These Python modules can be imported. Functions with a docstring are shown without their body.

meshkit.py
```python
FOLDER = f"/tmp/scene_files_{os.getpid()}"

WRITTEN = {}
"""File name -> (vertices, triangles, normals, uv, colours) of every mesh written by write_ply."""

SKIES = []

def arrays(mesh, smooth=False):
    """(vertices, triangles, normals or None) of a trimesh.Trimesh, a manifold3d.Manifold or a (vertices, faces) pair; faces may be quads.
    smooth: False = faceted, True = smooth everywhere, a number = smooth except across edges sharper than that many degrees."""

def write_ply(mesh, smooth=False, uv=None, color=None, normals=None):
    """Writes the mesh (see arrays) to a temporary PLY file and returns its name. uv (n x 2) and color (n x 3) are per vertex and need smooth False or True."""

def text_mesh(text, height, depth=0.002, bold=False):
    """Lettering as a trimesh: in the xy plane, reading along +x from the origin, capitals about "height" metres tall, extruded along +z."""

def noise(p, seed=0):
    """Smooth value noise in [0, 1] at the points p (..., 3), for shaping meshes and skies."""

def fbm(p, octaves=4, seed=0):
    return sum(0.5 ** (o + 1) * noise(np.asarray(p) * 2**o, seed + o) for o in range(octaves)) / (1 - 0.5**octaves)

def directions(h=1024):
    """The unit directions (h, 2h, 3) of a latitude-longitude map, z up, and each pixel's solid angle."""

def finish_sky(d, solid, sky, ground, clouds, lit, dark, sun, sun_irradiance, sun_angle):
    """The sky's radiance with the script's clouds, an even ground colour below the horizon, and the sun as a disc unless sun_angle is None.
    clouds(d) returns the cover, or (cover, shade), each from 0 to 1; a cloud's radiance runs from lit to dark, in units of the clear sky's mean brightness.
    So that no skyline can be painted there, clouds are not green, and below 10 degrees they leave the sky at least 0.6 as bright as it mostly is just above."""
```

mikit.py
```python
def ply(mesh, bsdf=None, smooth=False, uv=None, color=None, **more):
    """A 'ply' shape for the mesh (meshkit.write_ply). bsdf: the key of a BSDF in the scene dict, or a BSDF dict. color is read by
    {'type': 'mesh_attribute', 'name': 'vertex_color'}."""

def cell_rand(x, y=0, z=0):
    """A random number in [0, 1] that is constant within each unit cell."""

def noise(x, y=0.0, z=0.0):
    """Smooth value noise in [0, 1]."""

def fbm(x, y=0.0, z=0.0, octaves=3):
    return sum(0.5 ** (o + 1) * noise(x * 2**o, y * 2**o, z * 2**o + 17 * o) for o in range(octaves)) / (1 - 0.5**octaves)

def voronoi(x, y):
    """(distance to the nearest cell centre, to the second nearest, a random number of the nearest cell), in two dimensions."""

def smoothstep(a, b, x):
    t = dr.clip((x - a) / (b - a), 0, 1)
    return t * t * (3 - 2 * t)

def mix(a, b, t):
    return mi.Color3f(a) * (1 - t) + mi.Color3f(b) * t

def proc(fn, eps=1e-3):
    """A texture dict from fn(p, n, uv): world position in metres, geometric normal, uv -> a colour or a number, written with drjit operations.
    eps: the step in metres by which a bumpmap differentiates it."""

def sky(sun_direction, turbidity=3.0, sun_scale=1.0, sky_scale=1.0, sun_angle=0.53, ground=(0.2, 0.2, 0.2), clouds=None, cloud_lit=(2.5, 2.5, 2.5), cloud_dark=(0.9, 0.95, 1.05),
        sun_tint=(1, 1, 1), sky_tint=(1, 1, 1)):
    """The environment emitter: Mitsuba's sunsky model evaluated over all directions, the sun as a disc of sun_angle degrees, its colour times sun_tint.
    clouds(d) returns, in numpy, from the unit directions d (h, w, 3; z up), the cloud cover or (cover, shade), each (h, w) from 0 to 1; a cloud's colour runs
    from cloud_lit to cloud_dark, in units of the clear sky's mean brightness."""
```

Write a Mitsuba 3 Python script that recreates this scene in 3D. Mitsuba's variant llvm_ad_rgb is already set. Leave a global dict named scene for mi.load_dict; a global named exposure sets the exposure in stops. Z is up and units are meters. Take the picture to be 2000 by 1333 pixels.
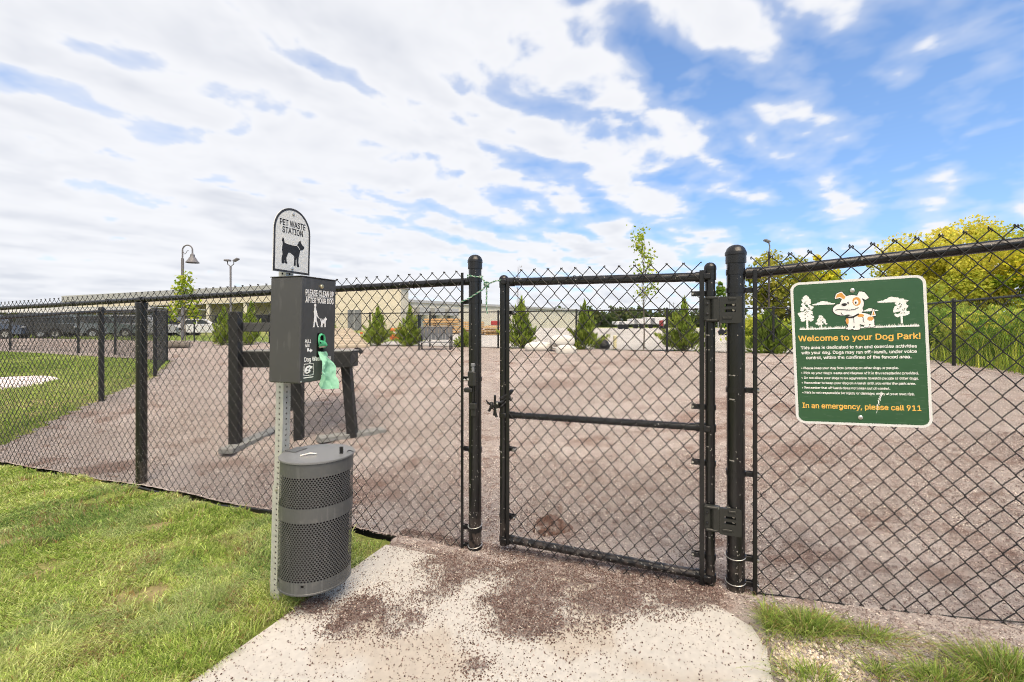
import math, random
import numpy as np, trimesh, mitsuba as mi, drjit as dr
import mikit, meshkit
from mikit import noise, fbm, voronoi, smoothstep, mix, cell_rand, proc
from shapely.geometry import Polygon, Point, box as sbox
from shapely import affinity
import shapely

T4 = mi.ScalarTransform4f
rng = np.random.default_rng(7)
random.seed(7)
F, HZ, CZ = 890.0, 638.0, 1.26       # focal length and horizon of the photograph in its pixels, eye height in metres

# ------------------------------------------------------------------ camera, sky, exposure
scene, labels = {'type': 'scene'}, {}
scene['camera'] = {'type': 'perspective', 'fov': 2 * math.degrees(math.atan(1000 / F)), 'fov_axis': 'x', 'near_clip': 0.05, 'far_clip': 4000.0,
                   'principal_point_offset_y': (666.5 - HZ) / 1333.0,
                   'to_world': T4().look_at(origin=[0, 0, CZ], target=[0, 10, CZ], up=[0, 0, 1])}
exposure = 2.35


def cloud_fn(d):
    """A broken sheet of altocumulus in drifting rows, thick to the left and thinning out to the right."""
    z = np.maximum(d[..., 2], 0.004)
    X, Y = d[..., 0] / (z + 0.13), d[..., 1] / (z + 0.13)
    a = math.radians(43)
    u = X * math.sin(a) + Y * math.cos(a)
    v = X * math.cos(a) - Y * math.sin(a)
    k = lambda fu, fv, o, s: meshkit.fbm(np.stack([u2 * fu, v2 * fv, 0 * u + s], -1), o, s)
    u2, v2 = u, v
    w1, w2 = k(1.9, 1.9, 3, 11) - 0.5, k(1.9, 1.9, 3, 12) - 0.5
    u2, v2 = u + 0.24 * w1, v + 0.20 * w2
    big, mid, fine = k(0.9, 1.4, 2, 341), k(4.0, 5.0, 3, 324), k(10.0, 11.0, 5, 41)
    rows = np.sin(2 * np.pi * (v2 * 2.7 + 0.5 * big))
    side = np.arctan2(d[..., 0], d[..., 1])
    thick = 0.010 + 0.132 * np.tanh((0.14 - side) * 2.0)
    low = 0.12 * np.exp(-((np.degrees(np.arcsin(np.clip(z, 0, 1))) / 11.0) ** 2))
    dens = 0.26 * big + 0.40 * mid + 0.34 * fine + 0.065 * rows + thick + low
    cover = np.clip((dens - 0.42) / 0.16, 0, 1)
    cover = cover * cover * (3 - 2 * cover)
    veil = np.clip(0.10 + 2.0 * (dens - 0.36) + 0.9 * low + 2.0 * np.maximum(thick, 0), 0.06, 0.68)
    shade = np.clip((dens - 0.54) * 2.6, 0, 1) * np.clip(2.2 * k(2.3, 4.2, 4, 51) - 0.5, 0, 1)
    return np.maximum(cover * 0.97, veil), np.clip(shade, 0, 1)


SUN = np.array([0.16, -0.62, 0.95])
scene['sky'] = mikit.sky(SUN, turbidity=2.6, sun_scale=0.66, sky_scale=0.74, sun_angle=45, ground=(0.22, 0.2, 0.17), clouds=cloud_fn,
                         cloud_lit=(1.97, 1.98, 2.03), cloud_dark=(1.5, 1.55, 1.68), sun_tint=(1.0, 0.985, 0.955), sky_tint=(1.18, 1.38, 1.56))

# ------------------------------------------------------------------ helpers
CT, ST = 0.9207, 0.3902               # the near fence runs along (CT, -ST); (ST, CT) points into the dog park


def W(t, q, z=0.0):
    """World position of the fence frame's t (along the fence, to the right), q (into the park)."""
    t, q, z = np.broadcast_arrays(np.asarray(t, float), np.asarray(q, float), np.asarray(z, float))
    return np.stack([CT * t + ST * q, -ST * t + CT * q, z], -1)


def TQ(x, y):
    return CT * x - ST * y, ST * x + CT * y


def at(px, py, depth):
    """A pixel of the photograph at a given distance as a world point."""
    return np.array([(px - 1000) / F * depth, depth, CZ - (py - HZ) / F * depth])


def depth_on(px, q=2.263):
    """Distance at which the pixel column meets the plane of the fence at q."""
    a = (px - 1000) / F
    return q / (ST * a + CT)


def sm(a, b, x):
    t = np.clip((x - a) / (b - a), 0, 1)
    return t * t * (3 - 2 * t)


GT = np.array([-60, -22, -12, -8.8, -6.7, -4.27, -1.18, .126, 1.06, 3, 6, 40])
GZ = np.array([-1.20, -1.05, -1.14, -1.25, -1.40, -1.31, -1.262, -1.20, -1.11, -1.02, -.93, -.8])


def ground_z(x, y):
    t, q = TQ(np.asarray(x, float), np.asarray(y, float))
    near = np.interp(t, GT, GZ)
    near = np.where(q < 2.2, near + 0.15 * np.clip(t + 4, -3, 0) * 0 - 0.012 * (2.2 - np.maximum(q, -6)), near)
    far = -0.868
    z = near + (far - near) * np.clip((q - 2.26) / 13.9, 0, 1)
    z = z + 0.60 * sm(18, 62, q)
    return CZ + z


def mb_box(c, s, R=None):
    v = np.array([[x, y, z] for x in (-.5, .5) for y in (-.5, .5) for z in (-.5, .5)]) * np.asarray(s, float)
    f = np.array([[0, 1, 3], [0, 3, 2], [4, 6, 7], [4, 7, 5], [0, 4, 5], [0, 5, 1], [2, 3, 7], [2, 7, 6], [0, 2, 6], [0, 6, 4], [1, 5, 7], [1, 7, 3]])
    if R is not None:
        v = v @ np.asarray(R).T
    return v + np.asarray(c, float), f


def rbox(c, s, bevel=0.004, R=None):
    """A box with its edges chamfered."""
    s = np.asarray(s, float) / 2
    b = min(bevel, s.min() * 0.6)
    p = []
    for sx in (-1, 1):
        for sy in (-1, 1):
            for sz in (-1, 1):
                sg = np.array([sx, sy, sz])
                for k in range(3):
                    e = np.ones(3) * b
                    e[k] = 0
                    p.append(sg * (s - e))
    m = trimesh.convex.convex_hull(np.array(p))
    v = np.array(m.vertices)
    if R is not None:
        v = v @ np.asarray(R).T
    return v + np.asarray(c, float), np.array(m.faces)


def cat(*ms):
    vs, fs, n = [], [], 0
    for m in ms:
        if hasattr(m, 'vertices'):
            m = (np.array(m.vertices), np.array(m.faces))
        vs.append(np.asarray(m[0], float)); fs.append(np.asarray(m[1]) + n); n += len(m[0])
    return np.vstack(vs), np.vstack(fs)


def tube(pts, r, sides=10, caps=True):
    p = np.asarray(pts, float)
    n = len(p)
    r = np.broadcast_to(np.asarray(r, float), (n,))
    d = np.gradient(p, axis=0)
    d /= np.linalg.norm(d, axis=1, keepdims=True) + 1e-12
    a = np.zeros_like(p)
    up = np.array([0, 0, 1.0]) if abs(d[0, 2]) < 0.9 else np.array([1.0, 0, 0])
    cur = np.cross(d[0], up); cur /= np.linalg.norm(cur)
    for i in range(n):
        cur = cur - d[i] * (cur @ d[i]); cur /= np.linalg.norm(cur) + 1e-12
        a[i] = cur
    b = np.cross(d, a)
    g = np.arange(sides) * 2 * np.pi / sides
    v = (p[:, None] + r[:, None, None] * (np.cos(g)[None, :, None] * a[:, None] + np.sin(g)[None, :, None] * b[:, None])).reshape(-1, 3)
    i, j = np.meshgrid(np.arange(n - 1), np.arange(sides), indexing='ij')
    q = np.stack([i * sides + j, i * sides + (j + 1) % sides, (i + 1) * sides + (j + 1) % sides, (i + 1) * sides + j], -1).reshape(-1, 4)
    f = np.vstack([q[:, [0, 1, 2]], q[:, [0, 2, 3]]])
    if caps:
        v = np.vstack([v, p[:1], p[-1:]])
        k = np.arange(sides)
        f = np.vstack([f, np.stack([k * 0 + n * sides, (k + 1) % sides, k], 1), np.stack([k * 0 + n * sides + 1, (n - 1) * sides + k, (n - 1) * sides + (k + 1) % sides], 1)])
    return v, f


def lathe(profile, base=(0, 0, 0), sides=28, R=None):
    """profile: (radius, height) from bottom to top."""
    pr = np.asarray(profile, float)
    g = np.arange(sides) * 2 * np.pi / sides
    v = np.stack([pr[:, None, 0] * np.cos(g), pr[:, None, 0] * np.sin(g), np.broadcast_to(pr[:, None, 1], (len(pr), sides))], -1).reshape(-1, 3)
    i, j = np.meshgrid(np.arange(len(pr) - 1), np.arange(sides), indexing='ij')
    q = np.stack([i * sides + j, i * sides + (j + 1) % sides, (i + 1) * sides + (j + 1) % sides, (i + 1) * sides + j], -1).reshape(-1, 4)
    if R is not None:
        v = v @ np.asarray(R).T
    return v + np.asarray(base, float), np.vstack([q[:, [0, 1, 2]], q[:, [0, 2, 3]]])


def extrude(poly, depth):
    ps = [g for g in getattr(poly, 'geoms', [poly]) if g.area > 0]
    return cat(*[trimesh.creation.extrude_polygon(g, depth, engine='earcut') for g in ps])


def place(m, O, ex, ey, ez):
    """Puts a mesh made in (x, y, z) into the frame O, ex, ey, ez."""
    if hasattr(m, 'vertices'):
        m = (np.array(m.vertices), np.array(m.faces))
    v = np.asarray(m[0], float)
    return np.asarray(O) + v[:, :1] * np.asarray(ex) + v[:, 1:2] * np.asarray(ey) + v[:, 2:3] * np.asarray(ez), m[1]


used = {}


def numbered(name):
    n = used.get(name, -1) + 1
    used[name] = n
    return name if n == 0 else f'{name}_{n:03d}'


def thing(name, label, category, group=None):
    k = numbered(name)
    labels[k] = {'label': label, 'category': category}
    if group:
        labels[k]['group'] = group
    return k


def obj(name, mesh, mat, parent=None, smooth=False, label=None, kind=None, **more):
    k = numbered(f'{parent}__{name}' if parent else name)
    scene[k] = mikit.ply(mesh, mat, smooth=smooth, **more)
    if label or kind:
        labels.setdefault(k, {})
        if label: labels[k]['label'] = label
        if kind: labels[k]['kind'] = kind
    return k


def single(name, mesh, mat, label, category, group=None, smooth=False, kind=None, **more):
    k = obj(name, mesh, mat, None, smooth, None, kind, **more)
    labels.setdefault(k, {}).update(label=label, category=category)
    if group:
        labels[k]['group'] = group
    return k


def text(s, width, height, O, ex, ey, ez, depth=0.0006, bold=True, align='left'):
    m = meshkit.text_mesh(s, 1.0, 1.0, bold)
    v = np.array(m.vertices)
    v[:, 0] -= v[:, 0].min()
    w = v[:, 0].max()
    v = v * np.array([width / w, height, depth])
    if align == 'centre':
        v[:, 0] -= width / 2
    return place((v, np.array(m.faces)), O, ex, ey, ez)


# ------------------------------------------------------------------ materials
def mat(key, d):
    key = 'mat_' + key
    scene[key] = d
    return key


def principled(c, rough=0.5, metal=0.0, spec=0.5, **k):
    c = {'type': 'rgb', 'value': list(c)} if isinstance(c, (tuple, list)) else c
    return {'type': 'twosided', 'b': {'type': 'principled', 'base_color': c, 'roughness': rough, 'metallic': metal, 'specular': spec, **k}}


def speckled(base, spot, dens_top, scale=190.0):
    """Coated metal with dried splashes of pale dust that thicken towards the foot."""
    def fn(p, n, uv):
        a, b, r = voronoi((p.x * 1.3 + p.y) * scale, p.z * scale * 0.8)
        lim = 0.978 - 0.10 * smoothstep(0.42, 0.02, p.z) - dens_top
        m = dr.select((r > lim) & (a < 0.36 * smoothstep(lim, 1.0, r) + 0.12), 0.8, 0.0)
        f = fbm(p.x * 9, p.y * 9, p.z * 3.2, 3)
        scr = fbm(p.x * 60, p.y * 60, p.z * 6, 2)
        dust = 0.25 * smoothstep(0.55, 0.8, f) + 0.18 * smoothstep(0.62, 0.75, scr)
        c = mix(base, [min(1, x * 2.4 + 0.012) for x in base], dust)
        c = mix(c, [.10, .078, .066], 0.55 * smoothstep(0.30, 0.03, p.z) * smoothstep(0.40, 0.62, fbm(p.x * 40, p.y * 40, p.z * 22, 3)))
        return mix(c, spot, m)
    return proc(fn)


BLACK = mat('black_vinyl', principled(speckled([.0062, .0062, .0068], [.42, .40, .36], 0.0), 0.30, spec=0.55))
BLACK_PLAIN = mat('black_coat', principled((.008, .008, .0085), 0.33, spec=0.5))
WIRE = mat('black_wire', principled((.011, .0105, .011), 0.36, spec=0.5))
FAR_BLACK = mat('far_black', principled((.012, .013, .014), 0.5))
OLIVE = mat('dark_plastic', principled((.020, .021, .018), 0.45))
STEEL = mat('bright_steel', principled((.62, .60, .55), 0.3, metal=0.85))


def _galv(p, n, uv):
    a, b, r = voronoi(p.x * 70 + p.y * 70, p.z * 70)
    f = fbm(p.x * 14, p.y * 14, p.z * 7, 3)
    return mix([.42, .43, .40], [.56, .57, .53], 0.5 * r + 0.5 * f) * (1 - 0.35 * smoothstep(0.62, 0.8, fbm(p.x * 25 + 9, p.y * 25, p.z * 3, 2)))


GALV = mat('galvanised_steel', principled(proc(_galv), 0.48, metal=0.35))


def _grey_paint(p, n, uv):
    f = fbm(p.x * 6, p.y * 6, p.z * 6, 3)
    s = smoothstep(0.60, 0.74, fbm(p.x * 90, p.y * 90, p.z * 7, 2))
    d = smoothstep(0.55, 0.8, fbm(p.x * 26 + 5, p.y * 26, p.z * 26, 3))
    return mix([.070, .074, .075], [.084, .088, .088], f) + mi.Color3f(.035) * s * 0.6 + mi.Color3f([.06, .055, .048]) * d * 0.35


GREY = mat('grey_paint', principled(proc(_grey_paint), 0.42, spec=0.45))


def _box_paint(p, n, uv):
    f = fbm(p.x * 7, p.y * 7, p.z * 7, 3)
    s = smoothstep(0.63, 0.76, fbm(p.x * 60 + 3, p.y * 60, p.z * 11, 2))
    return mix([.052, .053, .054], [.062, .063, .064], f) + mi.Color3f(.03) * s * 0.5


BOXGREY = mat('charcoal_paint', principled(proc(_box_paint), 0.4, spec=0.45))
DARK = mat('dark_inside', principled((.008, .008, .008), 0.9, spec=0.1))
WHITE_PRINT = mat('white_print', principled((.80, .79, .76), 0.5))
YELLOW_PRINT = mat('yellow_print', principled((.80, .46, .09), 0.5))
BLACK_PRINT = mat('black_print', principled((.015, .014, .015), 0.5))
TAN_PRINT = mat('tan_print', principled((.62, .30, .07), 0.5))


def _sign_green(p, n, uv):
    f = fbm(p.x * 9, p.y * 9, p.z * 30, 3)
    sc = smoothstep(0.70, 0.78, fbm(p.x * 40, p.y * 40, p.z * 160, 2))
    return mix([.026, .085, .036], [.034, .098, .043], f) + mi.Color3f(.05) * sc * 0.4


SIGN_GREEN = mat('sign_green', principled(proc(_sign_green), 0.32, spec=0.5))


SIGN_WHITE = mat('sign_white', {'type': 'twosided', 'b': {'type': 'diffuse', 'reflectance': {'type': 'rgb', 'value': [.70, .71, .69]}}})


def _concrete(p, n, uv):
    f = fbm(p.x * 2.1, p.y * 2.1, 0.0, 4)
    g = fbm(p.x * 60, p.y * 60, 0.0, 3)
    st = smoothstep(0.50, 0.72, fbm(p.x * 3.4 + 7, p.y * 3.4, 0.0, 3))
    c = mix([.44, .42, .38], [.53, .51, .47], f)
    c = mix(c, [.38, .325, .26], 0.6 * st)
    a, b, r = voronoi(p.x * 130, p.y * 130)
    c = mix(c, [.25, .20, .16], dr.select((r > 0.93) & (a < 0.35), 0.6, 0.0))
    return c * (0.90 + 0.2 * g)


CONCRETE = mat('concrete', {'type': 'bumpmap', 't': proc(lambda p, n, uv: fbm(p.x * 120, p.y * 120, 0.0, 3), 4e-4), 'scale': 0.0016,
                            'b': {'type': 'principled', 'base_color': proc(_concrete), 'roughness': 0.85, 'specular': 0.2}})


# patches where dogs have dug up the damp reddish soil: x, y, radius, strength
DUG = [((px - 1000) / F * d, d, r, k) for px, d, r, k in ((1072, 2.83, .12, .85), (1885, 2.40, .16, .75), (1715, 2.62, .11, .6), (1560, 2.55, .10, .4), (1110, 2.66, .09, .5), (215, 4.3, .30, .6), (420, 4.25, .35, .5), (540, 4.05, .25, .35),
                                                          (1850, 1.98, .13, .55), (1700, 2.1, .08, .5), (1560, 3.9, .35, .5), (1590, 5.4, .5, .55), (1080, 8.6, .8, .5), (1950, 3.4, .25, .45), (760, 3.6, .25, .35), (1250, 3.3, .2, .4), (1030, 6.2, .5, .35))]


def gravel_colour(p, fine=150.0):
    big = fbm(p.x * 0.9 + 3, p.y * 0.9, 0.0, 4)
    med = fbm(p.x * 4.5, p.y * 4.5, 2.0, 4)
    a, b, r = voronoi(p.x * fine, p.y * fine)
    a2, b2, r2 = voronoi(p.x * fine * 0.45 + 31, p.y * fine * 0.45)
    c = mix([.185, .156, .142], [.39, .343, .316], r * 0.65 + r2 * 0.35)
    c = dr.select(r > 0.955, mi.Color3f([.66, .60, .54]), c)
    c = dr.select(r < 0.07, mi.Color3f([.075, .055, .05]), c)
    c = c * (0.80 + 0.4 * smoothstep(0.0, 0.5, b - a))
    damp = 0.66 * smoothstep(0.555, 0.69, med * 0.55 + big * 0.45)
    c = mix(c, c * mi.Color3f([.52, .38, .33]), damp)
    clod = smoothstep(0.60, 0.78, fbm(p.x * 19, p.y * 19, 4.0, 3))
    c = mix(c, c * mi.Color3f([.62, .50, .45]), 0.75 * clod)
    dusty = smoothstep(0.52, 0.72, fbm(p.x * 1.7 + 40, p.y * 1.7, 6.0, 4))
    c = mix(c, mi.Color3f([.40, .36, .335]), 0.38 * dusty)
    for x_, y_, r_, k_ in DUG:
        dd = dr.sqrt(dr.square(p.x - x_) + dr.square(p.y - y_)) / r_ + 1.1 * (med - 0.5)
        c = mix(c, mi.Color3f([.115, .066, .050]) * (0.6 + 0.9 * r), k_ * smoothstep(1.0, 0.35, dd))
    return c * (0.86 + 0.36 * big)


def _gravel(p, n, uv):
    return gravel_colour(p)


def _gravel_bump(p, n, uv):
    a, b, r = voronoi(p.x * 150, p.y * 150)
    return (b - a) * (0.3 + r) * 0.003 + 0.020 * fbm(p.x * 26, p.y * 26, 0.0, 3)


GRAVEL = mat('crushed_gravel', {'type': 'bumpmap', 't': proc(_gravel_bump, 6e-4), 'scale': 1.0,
                                'b': {'type': 'principled', 'base_color': proc(_gravel), 'roughness': 0.95, 'specular': 0.1}})


def _soil(p, n, uv):
    f = fbm(p.x * 5, p.y * 5, 0.0, 4)
    g = fbm(p.x * 70, p.y * 70, 0.0, 3)
    return mix([.16, .19, .05], [.26, .22, .11], smoothstep(0.40, 0.75, f)) * (0.55 + 0.9 * g)


SOIL = mat('lawn_soil', principled(proc(_soil), 0.95, spec=0.1))


def _ground(p, n, uv):
    f = fbm(p.x * 0.25, p.y * 0.25, 0.0, 4)
    g = fbm(p.x * 3.0, p.y * 3.0, 0.0, 4)
    return mix([.11, .14, .035], [.21, .21, .085], f) * (0.7 + 0.6 * g)


GROUND = mat('field_ground', principled(proc(_ground), 0.95, spec=0.1))


def _lot(p, n, uv):
    f = fbm(p.x * 0.35, p.y * 0.35, 0.0, 4)
    g = fbm(p.x * 6.0, p.y * 6.0, 0.0, 4)
    return mix([.24, .232, .222], [.33, .32, .305], f) * (0.75 + 0.5 * g)


LOT = mat('grey_lot', principled(proc(_lot), 0.95, spec=0.1))
VCOL = {'type': 'mesh_attribute', 'name': 'vertex_color'}
LEAF = mat('leaf', {'type': 'principledthin', 'base_color': VCOL, 'roughness': 0.5, 'diff_trans': 0.9, 'spec_trans': 0.0})
BLADE = mat('grass_blade', {'type': 'principledthin', 'base_color': VCOL, 'roughness': 0.45, 'diff_trans': 0.8, 'spec_trans': 0.0})
GRAIN = mat('gravel_grain', principled(VCOL, 0.9, spec=0.15))


def _recycled(p, n, uv):
    f = fbm(p.x * 12, p.y * 12, p.z * 3, 3)
    g = fbm(p.x * 80, p.y * 80, p.z * 20, 2)
    return mix([.008, .0082, .0085], [.017, .017, .0175], 0.6 * f + 0.4 * g)


LUMBER = mat('recycled_lumber', principled(proc(_recycled), 0.55))
LUMBER_TOP = mat('grey_lumber', principled(proc(lambda p, n, uv: mix([.17, .175, .17], [.25, .255, .24], fbm(p.x * 9, p.y * 30, p.z * 20, 3))), 0.7))
DIRT = mat('dug_soil', principled(proc(lambda p, n, uv: mix(gravel_colour(p), mi.Color3f([.12, .072, .056]) * (0.5 + voronoi(p.x * 120, p.y * 120)[2]), smoothstep(0.25, 0.6, fbm(p.x * 34, p.y * 34, p.z * 34, 3)))), 0.95, spec=.1))
BEAM = mat('grey_beam', principled(proc(lambda p, n, uv: mix([.045, .047, .047], [.075, .077, .075], fbm(p.x * 9, p.y * 30, p.z * 20, 3))), 0.6))
TAN = mat('tan_plank', principled(proc(lambda p, n, uv: mix([.40, .33, .24], [.52, .44, .33], fbm(p.x * 30, p.y * 4, p.z * 9, 3))), 0.7))


def _bark(p, n, uv):
    return mix([.10, .085, .07], [.20, .175, .15], fbm(p.x * 20, p.y * 20, p.z * 5, 3))


BARK = mat('bark', principled(proc(_bark), 0.9))
BEIGE = mat('beige_wall', principled(proc(lambda p, n, uv: mix([.56, .51, .40], [.64, .59, .47], fbm(p.x * 0.5, p.y * 0.5, p.z * 0.9, 4))), 0.8))
BEIGE2 = mat('pale_wall', principled((.60, .57, .47), 0.8))
FASCIA = mat('grey_fascia', principled((.36, .37, .37), 0.6))
DARKWIN = mat('dark_glass', principled((.02, .022, .026), 0.15))
LAMPGREY = mat('lamp_grey', principled((.16, .155, .16), 0.5))
PALE = mat('pale_sheet', principled((.62, .62, .62), 0.6))
MIDGREY = mat('mid_grey', principled((.17, .18, .19), 0.5))
ORANGE = mat('orange_plastic', principled((.55, .13, .03), 0.6))
WOOD = mat('raw_lumber', principled(proc(lambda p, n, uv: mix([.42, .26, .11], [.62, .42, .21], noise(p.x * 7, p.y * 7, p.z * 16))), 0.8))
RED = mat('red_paint', principled((.30, .035, .035), 0.5))
CREAM = mat('cream_paint', principled((.66, .60, .36), 0.6))
ROCK = mat('white_rock', principled(proc(lambda p, n, uv: mix([.50, .48, .43], [.66, .64, .59], fbm(p.x * 4, p.y * 4, p.z * 4, 4))), 0.85))

# ------------------------------------------------------------------ ground
def grid_sheet(ts, qs, zfun, poly=None):
    tt, qq = np.meshgrid(ts, qs, indexing='ij')
    p = W(tt, qq)
    z = zfun(p[..., 0], p[..., 1], tt, qq)
    v = np.stack([p[..., 0], p[..., 1], z], -1).reshape(-1, 3)
    n = len(qs)
    i, j = np.meshgrid(np.arange(len(ts) - 1), np.arange(n - 1), indexing='ij')
    i, j = i.ravel(), j.ravel()
    if poly is not None:
        ct, cq = (ts[i] + ts[i + 1]) / 2, (qs[j] + qs[j + 1]) / 2
        keep = shapely.contains_xy(poly, ct, cq)
        i, j = i[keep], j[keep]
    a, b, c, d = i * n + j, (i + 1) * n + j, (i + 1) * n + j + 1, i * n + j + 1
    f = np.vstack([np.stack([a, b, c], 1), np.stack([a, c, d], 1)])
    idx = np.unique(f)
    re = np.zeros(len(v), int); re[idx] = np.arange(len(idx))
    return v[idx], re[f]


def spaced(lo, hi, step, far_lo, far_hi, grow=1.35):
    mid = list(np.arange(lo, hi + 1e-6, step))
    a, s = [lo], step
    while a[-1] > far_lo:
        s *= grow; a.append(a[-1] - s)
    b, s = [hi], step
    while b[-1] < far_hi:
        s *= grow; b.append(b[-1] + s)
    return np.array(a[:0:-1] + mid + b[1:])


obj('ground', grid_sheet(spaced(-26, 12, 0.5, -900, 900), spaced(-4, 66, 0.5, -300, 1800), lambda x, y, t, q: ground_z(x, y) - 0.035), GROUND, smooth=True, kind='structure')


# where the loose gravel has been tracked over the path: 0 = bare concrete, 1 = covered
def ground_pt(px, py, z=-1.245):
    d = F * -z / (py - HZ)
    return TQ((px - 1000) / F * d, d)


SPILL = [(830, 1205, .09, .6), (660, 1240, .08, .5), (560, 1200, .05, .5), (1150, 1215, .16, .5), (1290, 1215, .10, .5), (930, 1120, .36, 1.0), (1050, 1150, .30, .9), (1180, 1150, .26, 1.1), (1300, 1165, .24, 1.0), (1400, 1165, .22, .9), (690, 1212, .15, 1.1), (770, 1225, .13, 1.05), (610, 1180, .10, .9), (720, 1180, .10, .7), (1080, 1200, .2, 1.0),
         (1010, 1240, .11, .7), (1190, 1235, .1, .65), (940, 1310, .08, .8), (900, 1300, .1, .5), (1330, 1200, .15, .7), (840, 1175, .10, .55), (980, 1180, .1, .3), (620, 1192, .06, .5), (860, 1110, .14, .8), (1260, 1190, .12, .6), (640, 1290, .09, .35), (1120, 1300, .12, .3)]
BARE = [(985, 1100, .09, 1.0), (930, 1150, .07, .9), (870, 1195, .09, .9), (740, 1110, .10, .9), (765, 1170, .05, .6), (700, 1290, .16, .7), (1300, 1290, .3, .6), (1440, 1250, .12, .7), (560, 1270, .16, .6), (1000, 1275, .06, .3)]


def spill(t, q):
    s = np.zeros_like(t)
    for px, py, r, w in SPILL:
        a, b = ground_pt(px, py)
        s = s + w * np.exp(-((t - a) ** 2 + ((q - b) * 1.15) ** 2) / (r * r))
    s = np.minimum(s, 1.2)
    for px, py, r, w in BARE:
        a, b = ground_pt(px, py)
        s = s - w * np.exp(-((t - a) ** 2 + (q - b) ** 2) / (r * r))
    return s


def dens(t, q):
    p = np.stack([t * 7, q * 7, 0 * t], -1)
    n1, n2 = meshkit.fbm(p, 4, 61), meshkit.fbm(p * 3.1, 3, 62)
    d = spill(t, q) + 1.25 * (n1 - 0.5) + 0.55 * (n2 - 0.5)
    d = np.maximum(d, 1.3 * sm(2.14, 2.30, q + 0.12 * (n1 - 0.5)))
    off = np.maximum(sm(.19, .25, t + 0.02 * (n2 - .5)), 0)
    d = np.maximum(d, off * 1.2)
    return d


SLAB = Polygon([(-1.69, -3.2), (-1.69, 2.13), (.05, 2.13), (.17, 2.02), (.21, 1.90), (.21, -3.2)])


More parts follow.
